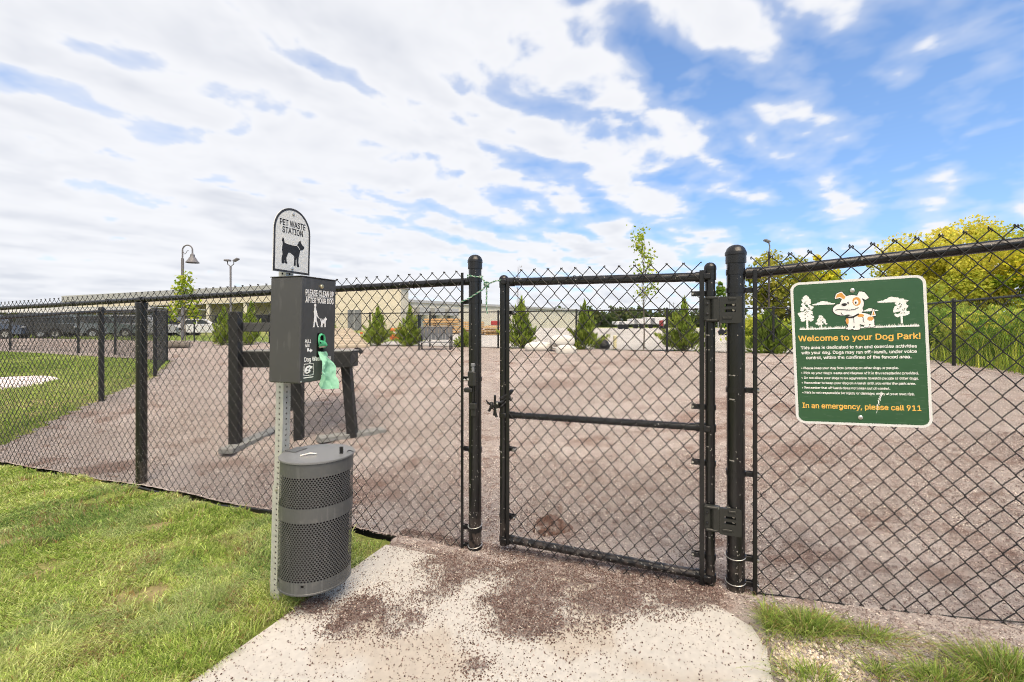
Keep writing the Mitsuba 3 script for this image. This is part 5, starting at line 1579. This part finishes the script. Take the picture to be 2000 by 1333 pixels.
# stacks of raw lumber
for j, (px0, px1, y0, y1, d, lb) in enumerate(((826, 896, 622, 645, 40, 'long stack of tan lumber right above the bench'), (898, 942, 628, 650, 37, 'stack of tan lumber left of the latch post'), (946, 976, 636, 655, 36, 'smaller stack of tan lumber between latch post and gate'))):
    xa_, xb_ = at(px0, 0, d)[0], at(px1, 0, d)[0]; za_, zb_ = zed(y1, d), zed(y0, d)
    gz_ = float(ground_z((xa_ + xb_) / 2, d)); za_ = min(za_, gz_ + .1)
    k = thing('lumber_stack', lb, 'lumber', 'lumber stacks beyond the back fence')
    nl = 6
    for i_ in range(nl):
        z_ = za_ + (zb_ - za_) * (i_ + .5) / nl
        jt = r.uniform(-.25, .25)
        nb_ = max(4, int((xb_ - xa_) / .45))
        obj('board_layer', cat(*[mb_box((xa_ + (xb_ - xa_) * (q + .5) / nb_ + jt * .3, d + 1.2 + jt, z_), ((xb_ - xa_) / nb_ * .93, 2.6, (zb_ - za_) / nl * .74)) for q in range(nb_)]), WOOD, k)
    obj('skid', cat(*[mb_box((x_, d + 1.2, (gz_ - .1 + za_) / 2), (.15, 2.4, max(.06, za_ - gz_ + .1))) for x_ in np.linspace(xa_ + .3, xb_ - .3, 3)]), WOOD, k)
# orange barrels
for j, (px, d, y0, lb) in enumerate(((679, 30, 648, 'orange barrel, leftmost, at the edge of the bag box'), (692, 31, 650, 'orange barrel in the middle, below the grey door'), (706, 30, 649, 'orange barrel beside the fence post, right of the grey door'), (768, 28, 641, 'wide orange barrel between the two bushy conifers'), (779, 28, 640, 'orange barrel against the darker bushy conifer'))):
    b = on_ground(px, d); h_ = zed(y0, d) - b[2]; rr_ = (3.2 if j < 3 else 6.5) / F * d
    k = thing('barrel', lb, 'barrel', 'orange barrels beyond the back fence')
    obj('drum', lathe([(rr_ * 1.15, 0), (rr_ * 1.15, h_ * .08), (rr_, h_ * .09), (rr_ * .97, h_ * .45), (rr_ * .9, h_ * .47), (rr_ * .88, h_ * .9), (rr_ * .6, h_), (.001, h_)], b, 14), ORANGE, k, smooth=35)
    obj('stripe', lathe([(rr_ * .975, h_ * .50), (rr_ * .97, h_ * .70)], b, 14), PALE, k, smooth=35)
# pale trailers and sheds out on the lot
for j, (px0, px1, y0, y1, d, lb) in enumerate(((1204, 1232, 628, 643, 52, 'white box trailer beyond the back fence, leftmost'), (1234, 1262, 623, 642, 56, 'grey-white box trailer right behind the thin young tree'), (1264, 1300, 620, 641, 60, 'long white box trailer on the far lot, right one'))):
    xa_, xb_ = at(px0, 0, d)[0], at(px1, 0, d)[0]; gz_ = float(ground_z((xa_ + xb_) / 2, d)); zt_ = zed(y0, d)
    k = thing('trailer', lb, 'trailer', 'trailers on the far lot')
    obj('body', rbox(((xa_ + xb_) / 2, d + 1.2, (gz_ + .55 + zt_) / 2), (xb_ - xa_, 2.4, zt_ - gz_ - .55), .06), PALE, k)
    obj('door', rbox((xa_ + (xb_ - xa_) * .3, d - .03, (gz_ + .5 + zt_) / 2), ((xb_ - xa_) * .22, .06, (zt_ - gz_ - .55) * .8), .01), MIDGREY, k)
    for x_ in (xa_ + .5, xb_ - .5):
        obj('wheel', tube([[x_, d + .05, gz_ + .3], [x_, d + .3, gz_ + .3]], .32, 12), BLACK_PLAIN, k, smooth=40)
# red machine parts near the right end
for j, (px, d, y0, y1, lb) in enumerate(((1411, 33, 646, 662, 'red machine on the lot, seen between gate and hinge post'), (1292, 48, 626, 638, 'small red machine beside the white trailers'), (970, 37, 627, 636, 'red box on the lumber stack left of the gate'))):
    x_ = at(px, 0, d)[0]; gz_ = float(ground_z(x_, d)); zt_, zb_ = zed(y0, d), zed(y1, d)
    if j < 2: zb_ = gz_ + .25
    k = thing('red_machine', lb, 'machine')
    w_ = (.5, .35, .9)[j]
    obj('body', rbox((x_, d, (zt_ + zb_) / 2), (w_, .6, zt_ - zb_), .05), RED, k)
    obj('frame', cat(tube([[x_ - w_ * .7, d - .3, zb_], [x_ + w_ * .7, d - .3, zb_]], .04, 6), tube([[x_ + w_ * .3, d - .32, zb_], [x_ + w_ * .3, d - .32, zt_ + .12]], .04, 6)), MIDGREY, k)
    if j < 2:
        for s_ in (-1, 1):
            obj('wheel', tube([[x_ + s_ * w_ * .4, d - .35, gz_ + .22], [x_ + s_ * w_ * .4, d - .2, gz_ + .22]], .22, 12), BLACK_PLAIN, k, smooth=40)

# dark mulch bag heap by the conifer, log in the yard
m = trimesh.creation.icosphere(3); v = np.array(m.vertices)
v = v * (1 + .25 * (meshkit.fbm(v * 2 + 4, 3, 8) - .5))[:, None]
b = on_ground(1176, 17.4)
single('soil_heap', (v * np.array([.30, .24, .26]) + b + [0, 0, .12], np.array(m.faces)), LUMBER, 'small dark heap of soil at the foot of the conifer, left of the bollards', 'soil heap', smooth=True)
b = on_ground(340, 19.0)
lg = thing('log', 'brown log lying at the far edge of the gravel at left', 'log')
obj('bark', tube(dense([b + [-.42, -.1, .12], b + [0, 0, .16], b + [.5, .2, .13]], 12), [.17] * 3 + [.155] * 5 + [.15] * 4, 12), BARK, lg, smooth=40)
obj('cut_end', lathe([(.168, 0), (.001, .004)], b + [-.422, -.1, .12], 12, np.array([[0, 0, -1], [0, 1, 0], [1, 0, 0.0]])), DARK, lg)


# ------------------------------------------------------------------ parked vehicles far left
def car_paint(c):
    return mat('car_paint_' + '_'.join(str(int(x * 999)) for x in c), principled(c, .25, spec=.6, clearcoat=.6))


GLASSY = mat('car_glass', principled((.03, .035, .04), .08, spec=.8))
RUBBER = mat('rubber', principled((.018, .018, .018), .8))
HEADL = mat('lamp_lens', principled((.7, .7, .68), .15))


def car(px, d, label, c, kind='suv', yaw=0.0, group='vehicles parked beyond the grass run'):
    b = on_ground(px, d)
    k = thing('parked_car', label, 'car' if kind != 'truck' else 'truck', group)
    e, n = np.array([math.cos(yaw), math.sin(yaw), 0]), np.array([-math.sin(yaw), math.cos(yaw), 0])
    L, Hh = (4.7, 1.75) if kind == 'suv' else (4.5, 1.45) if kind == 'sedan' else (5.6, 1.85)
    if kind == 'sedan':
        low = [(-L / 2, .35), (-L / 2, .85), (-L * .36, .95), (L * .20, .98), (L * .46, .82), (L / 2, .6), (L / 2, .3)]
        cab = [(-L * .34, .93), (-L * .22, Hh), (L * .04, Hh), (L * .21, .96)]
    elif kind == 'truck':
        low = [(-L / 2, .5), (-L / 2, 1.1), (-L * .08, 1.1), (L * .22, 1.12), (L * .48, 1.02), (L / 2, .8), (L / 2, .45)]
        cab = [(-L * .10, 1.08), (-L * .07, Hh), (L * .10, Hh), (L * .22, 1.10)]
    else:
        low = [(-L / 2, .4), (-L / 2, 1.05), (L * .20, 1.08), (L * .47, .95), (L / 2, .7), (L / 2, .35)]
        cab = [(-L * .48, 1.03), (-L * .43, Hh), (L * .04, Hh), (L * .21, 1.06)]
    wsides = [Point(x, .34).buffer(.40, 10) for x in (-L * .30, L * .31)]
    lp_ = Polygon(low)
    for w_ in wsides: lp_ = lp_.difference(w_)
    up = lambda x, y, z: b + e * x + n * y + EZ * z
    body = place(extrude(lp_, 1.76), up(0, .88, 0), e, EZ, -n)
    obj('body', body, car_paint(c), k, smooth=25)
    cp = Polygon(cab)
    obj('cabin', place(extrude(cp, 1.50), up(0, .75, 0), e, EZ, -n), car_paint(c), k, smooth=25)
    gl_ = cp.buffer(-.09).intersection(sbox(-9, 1.0 if kind != 'truck' else 1.12, 9, 9))
    post_ = sbox(-.04 - L * .06, 0, .04 - L * .06, 9)
    g2_ = gl_.difference(post_)
    for s_ in (-1, 1):
        obj('side_window', place(extrude(g2_, .02), up(0, s_ * .76 + .01, 0), e, EZ, -n), GLASSY, k)
    fr = cab[-1]; rf_ = cab[-2]
    obj('windscreen', (np.array([up(fr[0] + .02, -.66, fr[1]), up(fr[0] + .02, .66, fr[1]), up(rf_[0] + .04, .62, rf_[1] - .06), up(rf_[0] + .04, -.62, rf_[1] - .06)]), np.array([[0, 1, 2], [0, 2, 3]])), GLASSY, k)
    for x in (-L * .30, L * .31):
        for s_ in (-1, 1):
            w_ = obj('wheel', tube([up(x, s_ * .66, .34), up(x, s_ * .89, .34)], .34, 16), RUBBER, k, smooth=40)
            obj('rim', tube([up(x, s_ * .885, .34), up(x, s_ * .90, .34)], .20, 12), STEEL, w_, smooth=40)
    for s_ in (-1, 1):
        obj('headlight', rbox(up(L / 2 - .02, s_ * .65, .72 if kind == 'sedan' else .84), (.06, .32, .14), .02, np.stack([e, n, EZ], 1)), HEADL, k)


for i_, (px, d, lb, c, kd) in enumerate(((-20, 32, 'dark blue parked car at the left edge, beyond the grass run', (.07, .10, .16), 'suv'), (62, 33, 'dark grey parked pickup beyond the grass run, second from left', (.05, .055, .06), 'truck'), (140, 34, 'slate grey parked car beyond the grass run, third from left', (.16, .19, .21), 'suv'),
                                         (214, 35, 'dark green-grey parked car beyond the grass run, fourth from left', (.10, .14, .14), 'suv'), (282, 36, 'silver grey parked car beyond the grass run, behind the near line post', (.32, .33, .34), 'suv'), (395, 38, 'white parked car under the long building, right of the young tree', (.6, .6, .6), 'sedan'), (340, 40, 'dark parked car under the long building, left of the white one', (.03, .03, .035), 'suv'))):
    car(px, d, lb, c, kd, .25 + .1 * (i_ % 3))
# dark clipped hedge behind them
for i_, px in enumerate((-40, 40, 120, 200, 275)):
    bush(px, 47, 617, 52, f'grey-green hedge bush behind the parked vehicles at left, {ORD[i_]} from the left', 300 + i_, 2600, .22, [(.05, .075, .05), (.08, .11, .075), (.12, .15, .10), (.16, .19, .12)], .3, 'hedge behind the parked vehicles', 1.4, 0)

# long open carport with a white roof edge over the parked vehicles
CPT = thing('carport', 'long low carport with a white roof edge above the parked vehicles at far left', 'carport')
xa_, xb_ = at(-70, 0, 41)[0], at(330, 0, 43)[0]
zr0, zr1 = zed(611, 41), zed(601, 41)
obj('roof', cat(mb_box(((xa_ + xb_) / 2, 44.5, zr1 + .03), (xb_ - xa_ + .3, 7.4, .08))), PALE, CPT)
obj('fascia', mb_box(((xa_ + xb_) / 2, 40.9, (zr0 + zr1) / 2), (xb_ - xa_, .12, zr1 - zr0)), PALE, CPT)
for x_ in np.linspace(xa_ + .3, xb_ - .3, 7):
    z0 = float(ground_z(x_, 41.2))
    obj('post', mb_box((x_, 41.3, (z0 + zr0) / 2), (.16, .16, zr0 - z0)), MIDGREY, CPT)

# ------------------------------------------------------------------ lawn grass
def blades(P, hgt, wid, lean, cols, rng_):
    """Bent blades of three faces; lean is an (n, 2) offset of the tip."""
    n = len(P)
    an = rng_.uniform(0, np.pi, n)
    sd = np.column_stack([np.cos(an) * wid, np.sin(an) * wid, 0 * wid])
    z = lambda f: np.column_stack([0 * hgt, 0 * hgt, hgt * f])
    l3 = np.column_stack([lean, 0 * hgt])
    droop = np.minimum(.75, np.linalg.norm(lean, axis=1) / (hgt + 1e-6) * .35)
    m1 = P + z(.45) + l3 * .22
    m2 = P + z(.82) * 1.0 + l3 * .60
    tp_ = P + z(1.0) + l3 - np.column_stack([0 * hgt, 0 * hgt, hgt * droop])
    v = np.stack([P - sd, P + sd, m1 + sd * .85, m1 - sd * .85, m2 + sd * .55, m2 - sd * .55, tp_], 1).reshape(-1, 3)
    k = np.arange(n)[:, None] * 7
    f = np.vstack([k + [0, 1, 2], k + [0, 2, 3], k + [3, 2, 4], k + [3, 4, 5], k + [5, 4, 6]])
    return v, f, np.repeat(cols, 7, axis=0)


GR = np.random.default_rng(101)
LAWNC = np.array([(.15, .25, .05), (.31, .43, .085), (.46, .56, .15), (.62, .66, .29)])
DRY = np.array([(.38, .32, .15), (.52, .45, .25), (.40, .27, .12)])
n0 = 200000
d_ = 1.45 * np.exp(GR.random(n0) * np.log(6.6 / 1.45))
px_ = GR.uniform(-90, 740, n0)
x_ = (px_ - 1000) / F * d_
te_, qe_ = GR.uniform(-7.5, -1.69, 75000), GR.uniform(-1.6, 2.2, 75000)
pe_ = W(te_, qe_); pxe = 1000 + F * pe_[:, 0] / np.maximum(pe_[:, 1], .01)
out_ = (pe_[:, 1] < 1.45) | (pxe < -90)
x_, d_ = np.concatenate([x_, pe_[out_, 0]]), np.concatenate([d_, pe_[out_, 1]])
n0 = len(x_)
t_, q_ = TQ(x_, d_)
edge_n = meshkit.fbm(np.column_stack([t_ * 5, q_ * 5, 0 * t_]), 2, 111)
ok = (t_ < -1.697 + .03 * (edge_n - .5)) & (q_ < 2.19 - .20 * np.clip(edge_n - .42, 0, 1)) & (q_ > -2.5)
bare = meshkit.fbm(np.column_stack([t_ * 3.1 + 9, q_ * 3.1, 0 * t_]), 3, 112)
ok &= GR.random(n0) > np.clip((bare - .585) * 8, 0, .9)
# worn soil round the foot of the station and the corner of lawn behind the bin
ok &= GR.random(n0) > .9 * np.exp(-((x_ + 1.06) ** 2 + (d_ - 2.08) ** 2) / .012)
behind = (q_ > 1.75) & (t_ > -2.1)
ok &= ~(behind & (GR.random(n0) > np.clip(1.15 - (t_ + 2.05) * 3.0, .12, 1)) & (q_ > 2.0 + .5 * (edge_n - .5)))
x_, d_, t_, q_ = x_[ok], d_[ok], t_[ok], q_[ok]
n1 = len(x_)
gp = np.column_stack([t_, q_, 0 * t_])
P = np.column_stack([x_, d_, ground_z(x_, d_) + .003 + .035 * (meshkit.fbm(gp * 3.0, 3, 81) - .45)])
tuft = meshkit.fbm(gp * 6.5, 3, 121); flow = meshkit.fbm(gp * 2.6, 3, 122) * 4 * np.pi; big = meshkit.fbm(gp * 1.3, 3, 123)
hg = (.018 + .042 * np.clip(tuft * 1.5 - .28, 0, 1)) * GR.uniform(.6, 1.3, n1)
hg *= np.where((t_ > -1.95) & (q_ < 1.7), 1.35, 1.0)
rim = np.clip((t_ + 1.80) / .10, 0, 1)
dirn = flow + GR.normal(0, 1.35, n1)
amt = hg * (.45 + .8 * np.clip(big * 1.6 - .3, 0, 1.2)) * GR.uniform(.5, 1.3, n1)
ln = np.column_stack([np.cos(dirn), np.sin(dirn)]) * amt[:, None] + np.array([-.004, -.006]) + (rim * GR.uniform(0, .05, n1))[:, None] * np.array([CT, -ST])
cl = np.clip(.50 + .9 * (meshkit.fbm(gp * 4.2, 3, 131) - .42) + .4 * (tuft - .42) + .25 * (big - .4) + GR.normal(0, .22, n1), 0, .999)
c_ = tint(n1, LAWNC, GR, cl, .22)
silver = meshkit.fbm(gp * 2.3 + 40, 3, 134)
c_ = np.where((silver > .56)[:, None], c_ * .75 + np.array([.045, .075, .045]), c_)
dry = GR.random(n1) < .06 + .32 * np.clip((meshkit.fbm(gp * 5.0 + 20, 3, 132) - .58) * 6, 0, 1)
c_[dry] = DRY[GR.integers(0, 3, dry.sum())] * GR.uniform(.7, 1.15, (dry.sum(), 1))
wid = GR.uniform(.0013, .0031, n1) * np.clip(d_ / 2.2, .8, 2.2)
v, f, col = blades(P, hg, wid, ln, c_, GR)
single('lawn_grass', (v, f), BLADE, 'tufty lime green lawn grass with dry patches at lower left', 'grass', kind='stuff', color=col)

# clumps of grass on the gravel at lower right
for cx, cy, rx, ry, nb_, hh, lb in ((1497, 1222, .030, .05, 500, .062, 'small grass tuft at the right corner of the concrete path'), (1580, 1240, .055, .036, 1150, .07, 'wide green grass clump on the gravel right of the concrete path'), (1690, 1262, .055, .022, 420, .05, 'thin low grass clump trailing right on the gravel'),
                                    (1590, 1335, .05, .03, 380, .05, 'sparse grass clump among pale pebbles at the bottom'), (1835, 1362, .05, .028, 600, .06, 'grass clump at the bottom right, left one'), (1965, 1362, .065, .04, 1250, .08, 'big grass clump in the bottom right corner'), (1720, 1338, .025, .02, 200, .05, 'tiny grass sprig on the gravel at the bottom edge')):
    tc, qc = ground_pt(cx, cy, -1.17)
    t_, q_ = tc + GR.normal(0, rx, nb_), qc + GR.normal(0, ry, nb_)
    P = W(t_, q_); keepit = (t_ > .215)
    P, t_, q_ = P[keepit], t_[keepit], q_[keepit]; m_ = len(P)
    P[:, 2] = ground_z(P[:, 0], P[:, 1]) + .018
    fall = np.exp(-((t_ - tc) ** 2 / (2 * rx ** 2) + (q_ - qc) ** 2 / (2 * ry ** 2)) * .5)
    hg = hh * GR.uniform(.45, 1.2, m_) * (.45 + .75 * fall)
    ln = (np.column_stack([P[:, 0] - P[:, 0].mean(), P[:, 1] - P[:, 1].mean()]) * .8 + GR.normal(0, .035, (m_, 2)))
    cc_ = tint(m_, LAWNC * .92, GR, np.clip(.25 + .5 * fall * 0 + GR.normal(.1, .25, m_), 0, .99), .18)
    dry = GR.random(m_) < .14 + .3 * (1 - fall)
    cc_[dry] = DRY[GR.integers(0, 3, dry.sum())]
    v, f, col = blades(P, hg, GR.uniform(.0010, .0021, m_), ln, cc_, GR)
    single('grass_clump', (v, f), BLADE, lb, 'grass clump', 'grass clumps on the gravel', kind='stuff', color=col)

# grass of the side run, behind the fence
n0 = 90000
t_, q_ = GR.uniform(-26, -7.0, n0), 2.35 + 6.4 * GR.random(n0)
ok = shapely.contains_xy(RUN.buffer(-.05), t_, q_)
P = W(t_[ok], q_[ok]); P = P[(P[:, 1] > 0)]
P[:, 2] = ground_z(P[:, 0], P[:, 1])
dist = np.hypot(P[:, 0] - pc[0], (P[:, 1] - pc[1]) * .8)
P = P[dist > 1.0]
n1 = len(P)
hg = GR.uniform(.03, .085, n1)
ln = GR.normal(0, .03, (n1, 2))
cl = np.clip(.38 + .9 * (meshkit.fbm(P * .7, 3, 141) - .45) + GR.normal(0, .15, n1), 0, .99)
v, f, col = blades(P, hg, GR.uniform(.003, .007, n1), ln, tint(n1, LAWNC, GR, cl), GR)
single('run_grass', (v, f), BLADE, 'green grass of the side run behind the left fence', 'grass', kind='stuff', color=col)
# weeds along the outside of the yard at left, beyond the second fence
n0 = 14000
t_, q_ = GR.uniform(-60, -16, n0), GR.uniform(17, 24, n0)
P = W(t_, q_); P[:, 2] = ground_z(P[:, 0], P[:, 1])
v, f, col = blades(P, GR.uniform(.06, .2, n0), GR.uniform(.012, .03, n0), GR.normal(0, .05, (n0, 2)), tint(n0, LAWNC, GR), GR)
single('verge_grass', (v, f), BLADE, 'strip of grass beyond the back fence at far left', 'grass', kind='stuff', color=col)

# ------------------------------------------------------------------ loose grains of gravel
OCT = np.array([[1, 0, 0], [0, 1, 0], [-1, 0, 0], [0, -1, 0], [0, 0, 1], [0, 0, -1]], float)
OCF = np.array([[0, 1, 4], [1, 2, 4], [2, 3, 4], [3, 0, 4], [0, 3, 5]])[:4]


def grains(P, s, cols, rng_):
    n = len(P)
    o = np.tile(OCT[:5], (n, 1, 1)) * (s[:, None, None] * rng_.uniform(.55, 1.35, (n, 5, 3)))
    a = rng_.uniform(0, 2 * np.pi, n); c, s_ = np.cos(a), np.sin(a)
    x = o[..., 0] * c[:, None] - o[..., 1] * s_[:, None]; y = o[..., 0] * s_[:, None] + o[..., 1] * c[:, None]
    v = np.stack([x, y, o[..., 2]], -1) + P[:, None]
    k = (np.arange(n) * 5)[:, None, None]
    return v.reshape(-1, 3), (OCF[None] + k).reshape(-1, 3), np.repeat(cols, 5, axis=0)


GC = [(.058, .036, .030), (.115, .072, .060), (.19, .135, .118), (.28, .22, .195)]
n0 = 200000
t_, q_ = GR.uniform(-1.69, .21, n0), GR.uniform(.2, 2.32, n0)
P0 = W(t_, q_)
vis = (P0[:, 1] > 1.25) & shapely.contains_xy(SLAB.buffer(.02), t_, q_) | (q_ > 2.13)
t_, q_, P0 = t_[vis], q_[vis], P0[vis]
dn = dens(t_, q_)
pk = np.clip((dn - .12) * .75, 0, 1) ** 1.3 + .022 * (1 + 2 * np.clip(spill(t_, q_) + .7, 0, 1))
ok = GR.random(len(t_)) < pk
t_, q_, P0, dn = t_[ok], q_[ok], P0[ok], dn[ok]
P0[:, 2] = ground_z(P0[:, 0], P0[:, 1]) + .021 + np.clip(.016 * np.clip(dn - .62, -1.2, .7), 0, .02)
n1 = len(P0)
gc = tint(n1, GC, GR, np.clip(GR.beta(1.3, 1.6, n1) * .95, 0, .99), .2)
wh = GR.random(n1) < .05 * np.clip(dn, 0, 1); gc[wh] = np.array([.62, .57, .50]) * GR.uniform(.7, 1.1, (wh.sum(), 1))
v, f, col = grains(P0, GR.uniform(.0016, .0042, n1), gc, GR)
single('tracked_gravel', (v, f), GRAIN, 'dark gravel crumbs tracked over the pale concrete path', 'gravel', kind='stuff', color=col)
# grains over the near gravel
n0 = 120000
d_ = 1.35 * np.exp(GR.random(n0) * np.log(4.2 / 1.35)); x_ = (GR.uniform(480, 2080, n0) - 1000) / F * d_
t_, q_ = TQ(x_, d_)
ok = ((q_ > 2.12) | (t_ > .22)) & shapely.contains_xy(YARD, t_, q_)
t_, q_ = t_[ok], q_[ok]
P0 = W(t_, q_); P0[:, 2] = gravel_z(P0[:, 0], P0[:, 1], t_, q_) + .0005
n1 = len(P0)
gc = tint(n1, [(.10, .068, .06), (.20, .15, .135), (.30, .24, .22), (.42, .35, .32)], GR, np.clip(GR.beta(1.4, 1.5, n1), 0, .99), .2)
wh = GR.random(n1) < .07; gc[wh] = np.array([.66, .61, .54]) * GR.uniform(.7, 1.1, (wh.sum(), 1))
v, f, col = grains(P0, GR.uniform(.0018, .0045, n1) * np.clip(d_[ok] / 2.2, .8, 1.6), gc, GR)
single('loose_gravel', (v, f), GRAIN, 'loose gravel grains lying over the yard near the gate', 'gravel', kind='stuff', color=col)
# pale pebbles by the path's right edge
n0 = 1000
tc, qc = ground_pt(1570, 1310, -1.18)
t_, q_ = tc + GR.normal(0, .10, n0), qc + GR.normal(.0, .08, n0)
ok = t_ > .225
P0 = W(t_[ok], q_[ok]); P0[:, 2] = gravel_z(P0[:, 0], P0[:, 1], t_[ok], q_[ok]) + .001
v, f, col = grains(P0, GR.uniform(.003, .009, len(P0)), tint(len(P0), [(.35, .29, .20), (.55, .48, .37), (.68, .62, .52)], GR), GR)
single('pale_pebbles', (v, f), GRAIN, 'pale pebbles at the right edge of the concrete path', 'pebbles', kind='stuff', color=col)
